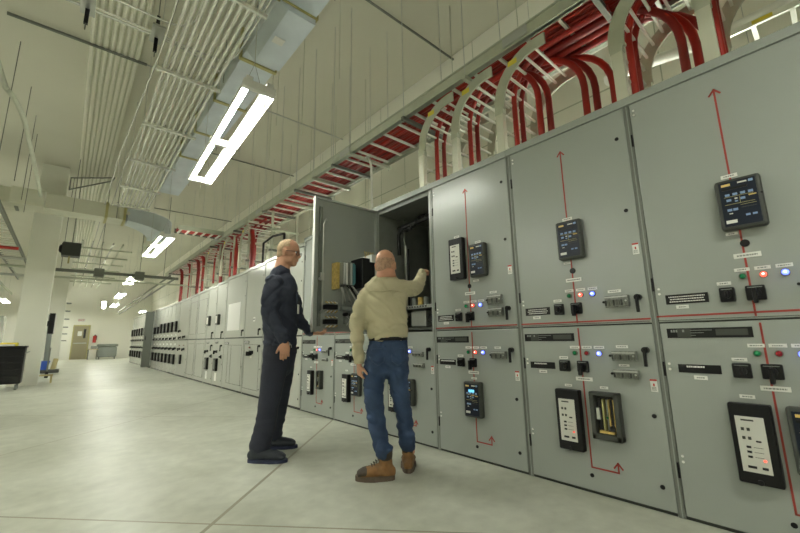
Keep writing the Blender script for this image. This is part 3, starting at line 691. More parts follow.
# ------------------------------------------------------------------ main cable tray with red cables
TZ=3.5; X0,X1=2.70,3.30
t=thing('ladder_tray','long ladder cable tray above the switchgear, filled with red cables','cable tray',(X0,0,TZ))
L0,L1=-3.0,17.0
for x,n_ in ((-.0,1),(.60,1)):
    m=MB(); m.box((x-.012,L0,0),(x+.012,L1,.13),'tray').box((x-.03,L0,0),(x+.03,L1,.012),'tray').box((x-.03,L0,.118),(x+.03,L1,.13),'tray'); m.build('side_rail',t)
y=L0+.15
rung_row(t,[((0,L0+.15+.285*k-.013,.012),(.6,L0+.15+.285*k+.013,.036)) for k in range(70)])
for y in (1.5,4.2,7.4,10.2): 
    m=MB(); m.box((-.035,y-.12,.02),(-.03,y+.12,.11),'steel'); m.build('splice_plate',t)
NB=13
for k in range(NB):
    x=.045+k*.0425; rr=random.Random(k); pts=[]
    y=L0
    while y<=L1: pts.append((X0+x+rr.uniform(-.006,.006),y,TZ+.055+rr.uniform(0,.01)+.012*(k%2))); y+=.8
    o=MB().tube(pts,.0215,'red_cable' if k%3 else 'red_cable_b',7).build('power_cable'); tag(o,'red power cable lying in the main tray, %s from the aisle-side rail'%ORD[k],'cable','red power cables in the main tray')
for k in range(5):
    x=.11+k*.095; o=MB().tube([(X0+x,L0,TZ+.108),(X0+x+.01,2,TZ+.112),(X0+x-.01,6,TZ+.108),(X0+x,L1,TZ+.11)],.023,'red_cable_b' if k%2 else 'red_cable',7).build('power_cable')
    tag(o,'red power cable in the upper layer of the main tray, %s from the aisle-side rail'%ORD[k],'cable','red power cables in the main tray')
# tray hangers
ys=[-.6,.85,2.05,2.95,4.05,4.5,5.1,5.7,6.35,7.1,7.9,8.8,9.7,10.7,11.8,13,14.5,16]
for k,y in enumerate(ys):
    t=thing('trapeze_hanger','strut and rods holding up the red cable tray, %s from the camera'%ORD[k],'hanger',(X0+.3,y,TZ-.045),'strut hangers of the red cable tray')
    MB().box((-.36,-.02,0),(.36,.02,.04),'steel_dark' if k%2 else 'tray').build('strut',t)
    for sx in (-.335,.335): MB().cyl((sx,0,-.03),(sx,0,ZC-TZ+.045),.004,'steel',6).build('rod',t)
# rods behind for the second tray
for k in range(10):
    pipe([(3.75,1.0+k*1.05,3.3),(3.75,1.0+k*1.05,ZC)],.005,'tray','thin rod hanging near the right wall behind the main tray, %s from the camera'%ORD[k],'hanger_rod','hanger rod','rods near the right wall',6)
# risers: ladder elbows that turn down from the tray to the cabinet tops
def riser(ye,label,nc,rngs,post=True):
    t=thing('riser_tray',label,'cable tray',(X0,ye,HT),'curved riser trays dropping to the cabinet tops')
    R=.43; zc=3.02-HT; n=10
    for sx in (.0,.60):
        vs=[];fs=[]
        prof=[]
        for i in range(n+1):
            a=PI/2*i/n; prof.append((-R+R*math.sin(a),zc+R*math.cos(a),-R+(R-.10)*math.sin(a),zc+(R-.10)*math.cos(a)))
        prof=[(-R-.08,zc+R,-R-.08,zc+R-.10)]+prof+[(0,zc-.06,-.10,zc-.06)]
        for (ya,za,yb,zb) in prof:
            for dx in (-.008,.008): vs+= [(sx+dx,ya,za),(sx+dx,yb,zb)]
        for i in range(len(prof)-1):
            a=i*4;b=a+4; fs+=[(a,a+1,b+1,b),(a+2,b+2,b+3,a+3),(a,b,b+2,a+2),(a+1,a+3,b+3,b+1)]
        fs+=[(0,2,3,1),(4*(len(prof)-1),4*(len(prof)-1)+1,4*(len(prof)-1)+3,4*(len(prof)-1)+2)]
        m=MB(); m.add(vs,fs,'tray')
        m.box((sx-.025,-.01,zc-.10),(sx+.025,-.09,zc-.05),'tray'); m.build('curved_rail',t)
        m=MB(); m.box((sx-.025,-.015,.0),(sx+.025,-.085,zc-.10),'galv_warm'); m.build('post',t)
    bx=[]
    for i in range(6):
        a=PI/2*(i+.3)/6; yy,zz=-R+(R-.05)*math.sin(a),zc+(R-.05)*math.cos(a); bx.append(((0,yy-.009,zz-.009),(.6,yy+.009,zz+.009)))
    for i in range(3): bx.append(((0,-.06,.06+.16*i),(.6,-.042,.078+.16*i)))
    rung_row(t,bx)
    m=MB(); m.box((-.0095,-.25,zc+.31),(-.008,-.16,zc+.36),'yellow'); m.build('yellow_label',t)
    return t
RL=[(-.15,'ladder riser at the right edge of the frame, mostly out of view'),(.32,'ladder riser above the rightmost cabinet, only its post in view'),(.80,'ladder riser nearest the camera whose curved rail shows whole, by the cabinet seam'),
    (1.76,'ladder riser with a yellow label on its rail above the seam of the metered cabinet'),(2.28,'ladder riser next beyond the yellow-labelled one'),(2.75,'ladder riser directly above the open cabinet'),
    (8.5,'ladder riser above the white posted sheet'),(9.8,'ladder riser above the two narrow cabinets'),(11.2,'farthest ladder riser down the lineup')]
for y,l in RL: riser(y,l,2,None)
ci=0
def drop(x,ye,R,label,mm='red_cable',r=.024,sgn=1,zend=HT,zt=TZ-.01):
    pts=[(x,ye-sgn*(R+.5),zt)]
    for i in range(9):
        a=PI/2*i/8; pts.append((x,ye-sgn*R+sgn*R*math.sin(a),zt-R+R*math.cos(a)))
    pts.append((x,ye,zend)); return tag(MB().tube(pts,r,mm,9).build('power_cable'),label,'cable','red cables dropping from the tray to the cabinets')
WH=['the out-of-frame riser at the right edge','the post over the rightmost cabinet','the riser by the nearest seam','the yellow-labelled riser','the riser past the yellow-labelled one','the riser over the open cabinet','the riser over the white sheet','the riser over the narrow cabinets','the farthest riser']
for (y,l),wh in zip(RL,WH):
    for q,x in enumerate((X0+.20,X0+.32)):
        drop(x,y-.075,.36,'red cable dropping down %s, %s strand'%(wh,['aisle-side','wall-side'][q]),['red_cable','red_cable_b'][q])
# cables that curve off toward the camera and drop
for k,(x,y,R) in enumerate(((2.92,1.46,.42),(2.98,1.40,.44),(3.05,1.12,.45),(3.12,1.06,.46),(3.2,.95,.45),(3.0,.44,.5),(3.1,.38,.52),(3.2,.30,.55))):
    drop(x,y,R,'thick red cable arching from the tray down behind the cabinet tops, %s from the left'%ORD[k],['red_cable','red_cable_b'][k%2],.028,-1)
for k,(y,h) in enumerate(((8.1,.85),(9.2,.8),(10.3,.8),(12,.8),(12.6,.8),(13.6,.7),(14.8,.7))):
    m=MB()
    o=tag(MB().tube([(2.85,y+.35,TZ+.02),(2.85,y+.1,TZ-.1),(2.85,y,TZ-.35),(2.85,y,2.33)],.05,'red_cable' if k%2 else 'red_cable_b',8).build('power_cable'),'thick red cable bundle dropping to the far cabinets, %s along'%ORD[k],'cable','red cables dropping to the far cabinets')
# second tray along the wall, near the camera
t=thing('ladder_tray','small white ladder tray behind the main one, above the rightmost cabinet','cable tray',(3.85,-2.2,3.38))
for sx in (0,.45): MB().box((sx-.012,0,0),(sx+.012,2.55,.05),'rung').build('side_rail',t)
rung_row(t,[((0,.1+k*.22,.0),(.45,.13+k*.22,.03)) for k in range(12)]); MB().box((-.016,2.2,.01),(-.012,2.32,.04),'yellow').build('yellow_label',t)
o=pipe([(3.7,1.15,3.42),(3.85,.95,3.52),(4.0,.6,3.55),(4.1,.2,3.6),(4.2,-1,3.7)],.05,'insulation','white insulated pipe behind the nearest riser above the cabinets',n=14)
for q,p in enumerate(((3.88,.88,3.525),(4.06,.37,3.575))): MB().cyl((p[0]-.02,p[1]+.02,p[2]-.004),(p[0]+.01,p[1]-.02,p[2]+.004),.058,'black',14).build('pipe_clamp',o)
# low cross tray with red cables
t=thing('ladder_tray','ladder tray with red cables crossing toward the main tray near the elbow duct','cable tray',(1.7,9.72,3.56))
for sy in (0,.42): MB().box((0,sy-.01,0),(1.0,sy+.01,.11),'steel_dark' if sy else 'tray').build('side_rail',t)
rung_row(t,[((.05+k*.17,0,.0),(.09+k*.17,.42,.03)) for k in range(6)])
for k in range(4): tag(MB().tube([(1.72,9.78+.09*k,3.61),(2.9,9.78+.09*k,3.61)],.035,'red_cable' if k%2 else 'red_cable_b',8).build('power_cable'),'short red cable in the crossing tray, %s back'%ORD[k],'cable','red cables in the crossing tray')
# strut frames standing behind the far cabinets
for k,(y,x) in enumerate(((6.95,2.80),(8.2,2.8),(9.2,2.8),(10.3,2.80),(11.6,2.8),(13.3,2.8))):
    t=thing('strut_frame','galvanised strut frame standing on the far cabinet tops, %s from the camera'%ORD[k],'frame',(x,y,2.33),'strut frames on the far cabinets')
    for sx in (0,.5): MB().box((sx-.02,-.02,0),(sx+.02,.02,1.15),'tray').build('post',t)
    MB().box((-.05,-.02,.75),(.55,.02,.79),'tray').build('crossbar',t); MB().box((-.05,-.02,.35),(.55,.02,.39),'steel_dark').build('crossbar',t)
o=MB().tube([(2.72,7.15,2.40),(2.72,7.15,2.86),(2.74,6.75,2.92),(2.74,6.25,2.86),(2.74,6.25,2.62)],.022,'black',7).build('flexible_conduit'); tag(o,'black flexible conduit looped over the cabinet top behind the man in navy','conduit')
o=MB().tube([(2.95,3.95,HT),(2.95,3.95,3.2)]+bend((2.95,3.95,3.2),(2.95,3.95,3.55),(3.0,4.2,3.6))+[(3.0,4.6,3.6)],.016,'insulation',8).build('conduit'); tag(o,'white conduit rising from behind the open door into the cable tray','conduit')
# pair of rails sloping down the far lineup
for k in range(2): pipe([(2.35+.12*k,14,3.1-.1*k),(2.35+.1*k,30,2.9-.1*k)],.03,'steel_dark','long grey pipe above the distant breaker sections, %s'%['upper one','lower one'][k])

# ------------------------------------------------------------------ floor things at left
t=thing('tool_cart','black tool cart on casters against the left column','tool cart',(-.95,12.55,0))
MB().box((-.36,-.24,.14),(.30,.24,.93),'black',.015).build('body',t)
for k in range(5): MB().box((-.33,-.252,.18+.145*k),(.27,-.24,.31+.145*k),'black',.004).build('drawer',t)
MB().box((-.38,-.26,.93),(.32,.26,.97),'black',.01).build('top',t)
MB().tube([(.30,-.2,.80),(.36,-.2,.84),(.36,.2,.84),(.30,.2,.80)],.012,'steel').build('push_handle',t)
for sx,sy in ((-.28,-.18),(.23,-.18),(-.28,.18),(.23,.18)):
    w_=MB().cyl((sx-.02,sy,.06),(sx+.02,sy,.06),.06,'bin_grey',14).build('caster',t)
tag(MB().box((-1.15,12.4,.97),(-.85,12.65,1.01),'label_white',.005).build('paper_stack'),'white papers lying on the black tool cart','papers')
tag(MB().box((-1.1,12.6,.97),(-.8,12.78,1.05),'yellow',.02).build('rag'),'yellow rag on the back of the tool cart','rag')
t=thing('step_stool','small pale wooden step stool on the floor by the column','stool',(-.30,14.0,0))
MB().box((-.17,-.12,.18),(.17,.12,.21),'wood').build('top',t)
for sx in (-.14,.14): MB().box((sx-.02,-.11,0),(sx+.02,.11,.18),'wood').build('leg',t)
t=thing('wall_monitor','black monitor on a bracket behind the left column','monitor',(-.36,15.6,1.58))
MB().box((-.05,-.3,-.28),(.08,.3,.32),'black',.01).build('casing',t); MB().box((.08,-.27,-.25),(.10,.27,.29),'label_white').build('screen',t); MB().box((-.2,-.05,-.05),(-.05,.05,.1),'black').build('bracket',t)
t=thing('floor_scrubber','floor sweeper with a tall grey pole and blue bucket by the second column','sweeper',(-.45,17.8,0))
MB().box((-.28,-.25,.05),(.42,.25,.16),'casing',.02).build('base',t); MB().cyl((.06,0,.1),(.02,0,2.0),.07,'bin_grey').build('pole',t)
m=MB(); m.cyl((-.02,-.1,.16),(-.02,-.1,.45),.13,'blue',14,.19); m.build('bucket',t); MB().cyl((.25,0,.16),(.3,.1,.5),.07,'wood').build('brush',t)
t=thing('cable_reel','small dark object standing at the foot of the left column','reel',(-.30,15.9,0))
MB().cyl((-.04,0,.10),(.04,0,.10),.10,'black',14).build('drum',t); MB().box((-.02,-.02,.1),(.02,.02,.9),'steel_dark').build('stand',t)
for k,z in enumerate((1.1,1.35,1.6,1.9,2.2,2.5)):
    tag(MB().box((-.095,19.1,z),(.05,19.4,z+.035),'steel_dark' if k<3 else 'bin_grey').build('wall_bracket'),'short bracket on the second column, %s from the bottom'%ORD[k],'bracket','short brackets on the second column')
t=thing('fire_extinguisher','red fire extinguisher hanging on the far wall right of the tan door','fire extinguisher',(1.50,YE-.14,1.05))
MB().cyl((0,0,0),(0,0,.45),.09,'red',14).build('cylinder',t); MB().cyl((0,0,.45),(0,0,.52),.03,'black').build('valve',t); MB().tube([(0,0,.5),(.1,-.02,.45),(.12,-.02,.2)],.015,'black',6).build('hose',t)
t=thing('exit_sign','red lettered EXIT sign above the tan door','exit sign',(.72,YE-.06,2.42))
MB().box((-.19,-.0,0),(.19,.05,.2),'label_white').build('panel',t)
m=MB()   # E X I T strokes
def bar(m,a,b,w=.018): 
    a=Vector(a);b=Vector(b);d=(b-a).normalized();n_=Vector((-d.y,d.x))*w/2; m.prism([(a-n_)[:],(b-n_)[:],(b+n_)[:],(a+n_)[:]],1,-.006,0,'red')
for a,b in (((-.15,.04),(-.15,.16)),((-.155,.045),(-.095,.045)),((-.155,.10),(-.105,.10)),((-.155,.155),(-.095,.155)),((-.07,.04),(-.005,.16)),((-.005,.04),(-.07,.16)),((.03,.04),(.03,.16)),((.06,.155),(.14,.155)),((.10,.04),(.10,.16))): bar(m,a,b)
m.build('lettering',t)
t=thing('rolling_bin','grey covered bin cart near the far wall','bin',(2.15,31.6,0))
MB().box((-.5,-.4,.12),(.5,.4,.78),'bin_grey',.08).build('body',t); MB().box((-.54,-.44,.78),(.54,.44,.95),'paint_dark',.06).build('lid',t)
for sx in (-.4,.4): MB().cyl((sx-.03,-.38,.07),(sx+.03,-.38,.07),.07,'black').build('wheel',t)
t=thing('utility_table','small low table beside the grey bin at the far wall','table',(1.42,31.4,0))
MB().box((-.25,-.3,.62),(.25,.3,.66),'wood').build('top',t)
for sx in (-.22,.22):
    for sy in (-.26,.26): MB().box((sx-.02,sy-.02,0),(sx+.02,sy+.02,.62),'steel_dark').build('leg',t)
tag(MB().box((1.3,31.2,.66),(1.6,31.5,.85),'bin_grey',.01).build('carton'),'small carton on the low table by the far wall','box')
t=thing('wall_fixture','white box lamp high on the far wall between the tan door and the bright corner','lamp',(1.75,YE-.3,3.3))
MB().box((-.12,-.1,0),(.12,.3,.5),'fixture',.01).build('housing',t); MB().box((-.10,-.115,.03),(.10,-.10,.47),'tube').build('diffuser',t)

# ------------------------------------------------------------------ people.  figure frame: x = to the photo's right, y = away, z = up (root turned to match)
YAW=math.radians(41.0586)
def cr(p0,p1,p2,p3,t): return .5*((2*p1)+(p2-p0)*t+(2*p0-5*p1+4*p2-p3)*t*t+(3*p1-p0-3*p2+p3)*t**3)
def limb(mb,st,ref,n=18,sub=4,cap=True,m='skin'):
    "st: (point, half width along ref, half depth)"
    P=[Vector(s[0]) for s in st]; A=[s[1] for s in st]; Bq=[s[2] for s in st]
    pts=[];aa=[];bb=[]
    N=len(P)
    for i in range(N-1):
        i0,i3=max(i-1,0),min(i+2,N-1)
        for k in range(sub):
            t=k/sub; pts.append(cr(P[i0],P[i],P[i+1],P[i3],t)); aa.append(cr(A[i0],A[i],A[i+1],A[i3],t)); bb.append(cr(Bq[i0],Bq[i],Bq[i+1],Bq[i3],t))
    pts.append(P[-1]);aa.append(A[-1]);bb.append(Bq[-1])
    if cap:
        d0=(pts[0]-pts[1]).normalized(); d1=(pts[-1]-pts[-2]).normalized(); r0=min(aa[0],bb[0]); r1=min(aa[-1],bb[-1])
        p0=[pts[0]+d0*r0*q for q in (.95,.75,.4)]; p1=[pts[-1]+d1*r1*q for q in (.4,.75,.95)]; k=[.25,.65,.92]
        pts=p0+pts+p1; aa=[aa[0]*q for q in k]+aa+[aa[-1]*q for q in k[::-1]]; bb=[bb[0]*q for q in k]+bb+[bb[-1]*q for q in k[::-1]]
    ref=Vector(ref); vs=[]
    for i,p in enumerate(pts):
        d=(pts[min(i+1,len(pts)-1)]-pts[max(i-1,0)]).normalized(); u=(ref-d*ref.dot(d)).normalized(); w=d.cross(u)
        for k in range(n):
            a=2*PI*k/n; vs.append(p+u*math.cos(a)*aa[i]+w*math.sin(a)*bb[i])
    fs=[]
    for i in range(len(pts)-1):
        for k in range(n): fs.append((i*n+k,i*n+(k+1)%n,(i+1)*n+(k+1)%n,(i+1)*n+k))
    fs.append(tuple(range(n))[::-1]); fs.append(tuple(range((len(pts)-1)*n,len(pts)*n)))
    mb.add(vs,fs,m,True); return mb
def fuse(mb,name,m,parent,voxel=.01,smooth=3,fold=None):
    o=mb.build(name); r=o.modifiers.new('r','REMESH'); r.mode='VOXEL'; r.voxel_size=voxel; r.use_smooth_shade=True
    if smooth: s=o.modifiers.new('s','SMOOTH'); s.iterations=smooth; s.factor=.5
    dg=bpy.context.evaluated_depsgraph_get(); me=bpy.data.meshes.new_from_object(o.evaluated_get(dg),depsgraph=dg)
    o.modifiers.clear(); old=o.data; o.data=me; me.materials.clear(); me.materials.append(M[m]); bpy.data.meshes.remove(old)
    if fold:
        nn=[v.normal.copy() for v in me.vertices]
        for v,nv in zip(me.vertices,nn): v.co+=nv*max(-.011,fold(v.co))
    for p in me.polygons: p.use_smooth=True; p.material_index=0
    me.name=name; o.parent=parent; return o
def ellip(mb,c,r,rot=None,n=18,k=12):
    t=MB().ball((0,0,0),r,'skin',n,k); R=rot.to_matrix() if rot else Matrix.Identity(3)
    mb.add([R@Vector(v)+Vector(c) for v in t.v],t.f,'skin',True)
def head(mb,c,yaw,pitch=0.,roll=0.,s=1.):
    "head whose local +x is the face direction"
    R=(Matrix.Rotation(yaw,3,'Z')@Matrix.Rotation(-pitch,3,'Y')@Matrix.Rotation(roll,3,'X')); c=Vector(c)
    def W(p): return c+R@(Vector(p)*s)
    def el(p,r): 
        t=MB().ball((0,0,0),[q*s for q in r],'skin',20,14); mb.add([W(p)+R@Vector(v) for v in t.v],t.f,'skin',True)
    el((-.008,0,.040),(.100,.078,.090)); el((.012,0,.020),(.086,.074,.085)); el((.030,0,-.045),(.064,.058,.070)); el((.052,0,-.088),(.036,.036,.032))
    el((-.045,0,-.015),(.058,.062,.075))
    for sy in (1,-1):
        el((.020,sy*.045,-.060),(.052,.020,.038)); el((.066,sy*.036,-.018),(.026,.024,.022))       # jaw, cheek
        el((-.002,sy*.080,-.008),(.020,.009,.033)); el((.004,sy*.084,-.026),(.012,.007,.012)); el((-.012,sy*.086,.006),(.012,.007,.022))
    el((.078,0,.028),(.020,.050,.013))                                                             # brow
    limb(mb,[(W((.086,0,.018)),.007,.008),(W((.100,0,-.008)),.010,.010),(W((.110,0,-.027)),.014,.011),(W((.092,0,-.036)),.016,.008)],R@Vector((0,1,0)),10,3)
    el((.088,0,-.056),(.013,.024,.007)); el((.085,0,-.068),(.013,.021,.007)); el((.074,0,-.060),(.018,.030,.024))
    return W,R
def hair(W,R,s,test,name,m,parent,off=1.035):
    "thin cap of hair: cells of the cranium surface for which test(local point) holds"
    mb=MB(); t=MB().ball((0,0,0),(1,1,1),'skin',40,28); vs=[];
    def surf(v):
        # outermost of the two cranial ellipsoids along v
        best=None
        for (p,r) in (((-.008,0,.040),(.100,.078,.090)),((-.045,0,-.015),(.058,.062,.075)),((.012,0,.020),(.086,.074,.085))):
            o=Vector((-.015,0,.02))-Vector(p); d=Vector(v)
            a=sum((d[i]/r[i])**2 for i in range(3)); b=2*sum(o[i]*d[i]/r[i]**2 for i in range(3)); c_=sum((o[i]/r[i])**2 for i in range(3))-1
            q=b*b-4*a*c_
            if q<0: continue
            tt=(-b+math.sqrt(q))/(2*a)
            if best is None or tt>best: best=tt
        return Vector((-.015,0,.02))+Vector(v)*best
    P=[surf(v) for v in t.v]; ctr=Vector((-.015,0,.02))
    keep=[f for f in t.f if test(sum((P[i] for i in f),Vector())/len(f))]
    idx=sorted({i for f in keep for i in f}); mp={i:k for k,i in enumerate(idx)}; n=len(idx)
    outer=[W(ctr+(P[i]-ctr)*off) for i in idx]; inner=[W(ctr+(P[i]-ctr)*.97) for i in idx]
    from collections import Counter
    ed=Counter(); 
    for f in keep:
        for a,b in zip(f,f[1:]+f[:1] if isinstance(f,list) else f[1:]+f[:1]): ed[(min(a,b),max(a,b))]+=1
    fs=[[mp[i] for i in f] for f in keep]+[[mp[i]+n for i in f][::-1] for f in keep]
    for (a,b),c_ in ed.items():
        if c_==1: fs.append([mp[a],mp[b],mp[b]+n,mp[a]+n])
    mb.add(outer+inner,fs,m,True); return mb.build(name,parent)
def hand(mb,wrist,d,palm,curl,spread=.10,s=1.,side=1,thumb=(.55,.3)):
    """wrist point, d = finger direction, palm = palm normal (where it faces), curl = bend per finger"""
    w=Vector(wrist); d=Vector(d).normalized(); pn=Vector(palm); pn=(pn-d*pn.dot(d)).normalized(); lat=d.cross(pn).normalized()*side
    limb(mb,[(w-d*.03*s,.026*s,.020*s),(w+d*.01*s,.028*s,.018*s),(w+d*.05*s,.040*s,.016*s),(w+d*.090*s,.040*s,.013*s)],lat,14,3)
    ls=(.072,.080,.075,.060)
    for k in range(4):
        o=(-.0285+.019*k)*s; base=w+d*(.085-.004*abs(k-1.3))*s+lat*o; dd=(d+lat*(k-1.5)*spread).normalized(); p=[base-dd*.02*s,base]; 
        c=curl[k]; dirv=dd
        for seg,fr in enumerate((.45,.32,.23)):
            a=c*(.8 if seg==0 else 1.1); dirv=(Matrix.Rotation(a,3,dirv.cross(pn).normalized())@dirv) if abs(a)>1e-4 else dirv
            p.append(p[-1]+dirv*ls[k]*fr*s)
        rad=[.010,.0098,.009,.0082,.0068]
        limb(mb,[(q,r_*s,r_*s*.93) for q,r_ in zip(p,rad)],lat,9,2)
    tb=w+d*.030*s-lat*.024*s; td=(d*thumb[0]-lat*.75+pn*thumb[1]).normalized(); p=[tb-td*.01*s]; dirv=td
    for seg,l in enumerate((.036,.030,.024)):
        p.append(p[-1]+dirv*l*s); dirv=(dirv+d*.35+pn*.1).normalized()
    limb(mb,[(q,r_*s,r_*s) for q,r_ in zip(p,(.014,.0125,.0105,.0085))],lat,9,2)
def crease(p,s,seed,wd=.10,dep=.010):
    n=abs(nz(p,s,seed)); return -dep*max(0,1-n/wd)
def nz(p,s,seed=0): return noise.noise(Vector((p[0]*s[0]+seed,p[1]*s[1]+seed*.7,p[2]*s[2])))
def shoe(parent,name,heel,yaw,L,wd,boot,m_up,m_sole,trim=True):
    "shoe pointing along local +x rotated by yaw"
    R=Matrix.Rotation(yaw,3,'Z'); h=Vector(heel); q=L/.29
    def W(x,y,z): return h+R@Vector((x,y,z))
    mb=MB(); lat=R@Vector((0,1,0))
    def ring(x,hw,zb,zt): return (W(x*q,0,(zb+zt)/2),hw*wd,(zt-zb)/2)
    H=(.098,.108,.108,.096,.084,.070) if boot else (.085,.090,.085,.070,.062,.052)
    limb(mb,[ring(.022,.030,.012,H[0]),ring(.06,.036,.010,H[1]),ring(.12,.038,.010,H[2]),ring(.18,.044,.010,H[3]),ring(.23,.046,.012,H[4]),ring(.256,.038,.014,H[5])],lat,18,4)
    top=.185 if trim else .145; ks=1 if trim else .8
    limb(mb,[(W(.056,0,.05),.036*wd,.050),(W(.058,0,.10),.036*wd,.050),(W(.062,0,.14 if trim else .12),.038*wd*ks,.051*ks),(W(.064,0,top),.041*wd*ks,.054*ks)],lat,18,3)
    o=fuse(mb,name,m_up,parent,.007,2,lambda p:.003*nz(p,(40,40,40)))
    sm=MB(); out=[]
    for i in range(28):
        a=2*PI*i/28; x=L/2+math.cos(a)*(L/2+.008); yy=math.sin(a)*(.044*wd+.005)*(1.05 if math.cos(a)>0 else .88); yy*=(1+.35*abs(math.cos(a))**2*(1-abs(math.sin(a)))); out.append((x,yy))
    lo=[W(x,y,0) for x,y in out]; hi=[W(x,y,.034 if trim else .026) for x,y in out]; n=28
    sm.add(lo+hi,[tuple(range(n))[::-1],tuple(range(n,2*n))]+[(i,(i+1)%n,n+(i+1)%n,n+i) for i in range(n)],m_sole); sm.build('sole',o)
    if trim:
        tb=MB(); limb(tb,[ring(.212,.0475,.02,.089),ring(.235,.0475,.02,.084),ring(.260,.040,.02,.072)],lat,18,4); tb.add(tb.v[:0],[], 'leather_dark'); tb.mats=['leather_dark']; tag(tb.build('toe_cap',o),'dark scuffed toe cap')
        lc=MB()
        for k in range(5):
            x=.112+.017*k; z=.150-.013*k; lc.tube([W(x*q,-.026,z-.020),W(x*q+.012,0,z-.004),W(x*q,.026,z-.020)],.004,'leather_dark',6)
        lc.build('laces',o)
        cf=MB(); limb(cf,[(W(.063,0,.158),.0415*wd,.055),(W(.064,0,.190),.044*wd,.058)],lat,18,3); cf.mats=['leather_dark']; tag(cf.build('padded_collar',o),'dark padded boot collar')
    return o

# ---- man in khaki shirt and jeans, back to the camera, pointing into the open cabinet
OR=Vector((-.09,3.10,0))
def Lr(r,f,z): return (r-OR.x,f-OR.y,z)
def world_of(r,f): return (r*math.cos(YAW)+f*math.sin(YAW),-r*math.sin(YAW)+f*math.cos(YAW),0)
pr=thing('person','person in khaki shirt, blue jeans and tan boots, back turned, pointing into the open cabinet','person',world_of(OR.x+.016,OR.y),rz=-YAW)
X=(1,0,0)
b=MB()
Wh,Rh_=head(b,Lr(-.133,3.05,1.585),math.radians(74),.04,0,1.0)
limb(b,[(Lr(-.125,3.045,1.40),.062,.062),(Lr(-.128,3.03,1.46),.058,.060),(Lr(-.131,3.025,1.53),.060,.062),(Lr(-.132,3.03,1.58),.060,.062)],X)
limb(b,[(Lr(-.12,3.08,.90),.12,.08),(Lr(-.12,3.07,1.02),.11,.075),(Lr(-.13,3.06,1.2),.12,.075),(Lr(-.135,3.05,1.34),.12,.07),(Lr(-.13,3.05,1.42),.06,.055)],X)
LA=[Lr(-.285,3.05,1.385),Lr(-.360,3.03,1.08),Lr(-.345,3.02,.82)]; RA=[Lr(.0,3.05,1.41),Lr(.120,3.24,1.43),Lr(.195,3.45,1.60)]
limb(b,[(LA[0],.030,.030),(LA[1],.028,.028),(LA[2],.024,.024)],X); limb(b,[(RA[0],.030,.030),(RA[1],.030,.030),(RA[2],.024,.024)],(0,0,1))
hand(b,LA[2],(.05,.10,-1),(.85,.5,.1),(.55,.62,.68,.75),.03,.98,-1,(.6,.45))
hand(b,RA[2],(.30,.75,.22),(-.3,.1,-1),(.05,.55,.75,.9),.05,.95,-1,(.7,.3))
for hx,kx,ax in (((-.20,3.08,.88),(-.232,3.045,.52),(-.165,3.03,.12)),((-.045,3.08,.88),(-.022,3.09,.52),(.050,3.16,.14))):
    limb(b,[(Lr(*hx),.075,.08),(Lr(*kx),.052,.055),(Lr(*ax),.028,.03)],X)
fuse(b,'body','skin_head',pr,.006,3)
hair(Wh,Rh_,1,lambda p:(p.z<.045-.25*(p.x+.06) and p.z>-.06 and p.x<.02 and not(p.x>-.03 and p.z<.0)),'hair','hair_grey',pr,1.006)
for sx in (-.033,.033):
    e=MB(); e.ball(Wh((.083,sx,.004)),.011,'eye',10,8); e.ball(Wh((.091,sx,.004)),.006,'black',8,6); e.build('eye',pr)
def foldR(p):
    z=p[2]; s=.010*nz((p[0]+p[2]*.5,p[1],p[2]-p[0]*.4),(5,5,14),3)+.007*nz((p[0],p[1],p[2]+p[0]*.6),(8,8,24),8)
    s+=crease((p[0]*.6+z*.5,p[1],z-p[0]*.5),(3.5,3.5,7),17,.10,.011)+crease((p[0],p[1],z+p[0]*.7),(3,3,6),29,.08,.008)
    s+=.014*max(0,1-abs(z-1.10)/.14)*nz((p[0],p[1],z+p[0]*.4),(4,4,28),5)     # bunching above the belt
    return s
s_=MB()
limb(s_,[(Lr(-.125,3.075,1.015),.150,.112),(Lr(-.125,3.07,1.035),.163,.124),(Lr(-.13,3.06,1.12),.168,.128),(Lr(-.137,3.055,1.25),.178,.128),(Lr(-.138,3.055,1.36),.178,.116),(Lr(-.135,3.05,1.440),.145,.092),(Lr(-.130,3.035,1.500),.082,.076)],X,26)
ellip(s_,Lr(-.268,3.05,1.37),(.066,.07,.068)); ellip(s_,Lr(-.01,3.06,1.40),(.068,.07,.066))
limb(s_,[(Lr(-.265,3.05,1.385),.060,.066),(Lr(-.322,3.045,1.28),.064,.068),(Lr(-.352,3.035,1.15),.062,.064),(Lr(-.362,3.03,1.07),.058,.060),(Lr(-.357,3.025,.96),.052,.053),(Lr(-.345,3.02,.845),.045,.046)],X)
limb(s_,[(Lr(-.03,3.05,1.40),.072,.064),(Lr(.05,3.13,1.405),.074,.062),(Lr(.110,3.23,1.425),.070,.060),(Lr(.150,3.32,1.49),.062,.056),(Lr(.185,3.425,1.578),.048,.044)],(0,0,1))
limb(s_,[(Lr(-.235,3.05,1.40),.05,.07),(Lr(-.135,3.045,1.45),.055,.07),(Lr(-.03,3.05,1.415),.05,.07)],(0,0,1))
shirt=fuse(s_,'shirt','khaki',pr,.009,3,foldR)
c_=MB()
for i in range(14):
    pass
limb(c_,[(Lr(-.129,3.032,1.485),.084,.080),(Lr(-.130,3.028,1.52),.076,.076),(Lr(-.131,3.026,1.552),.071,.071)],X,24,3,False); c_.build('collar',shirt)
m=MB()   # yoke seam and pleat
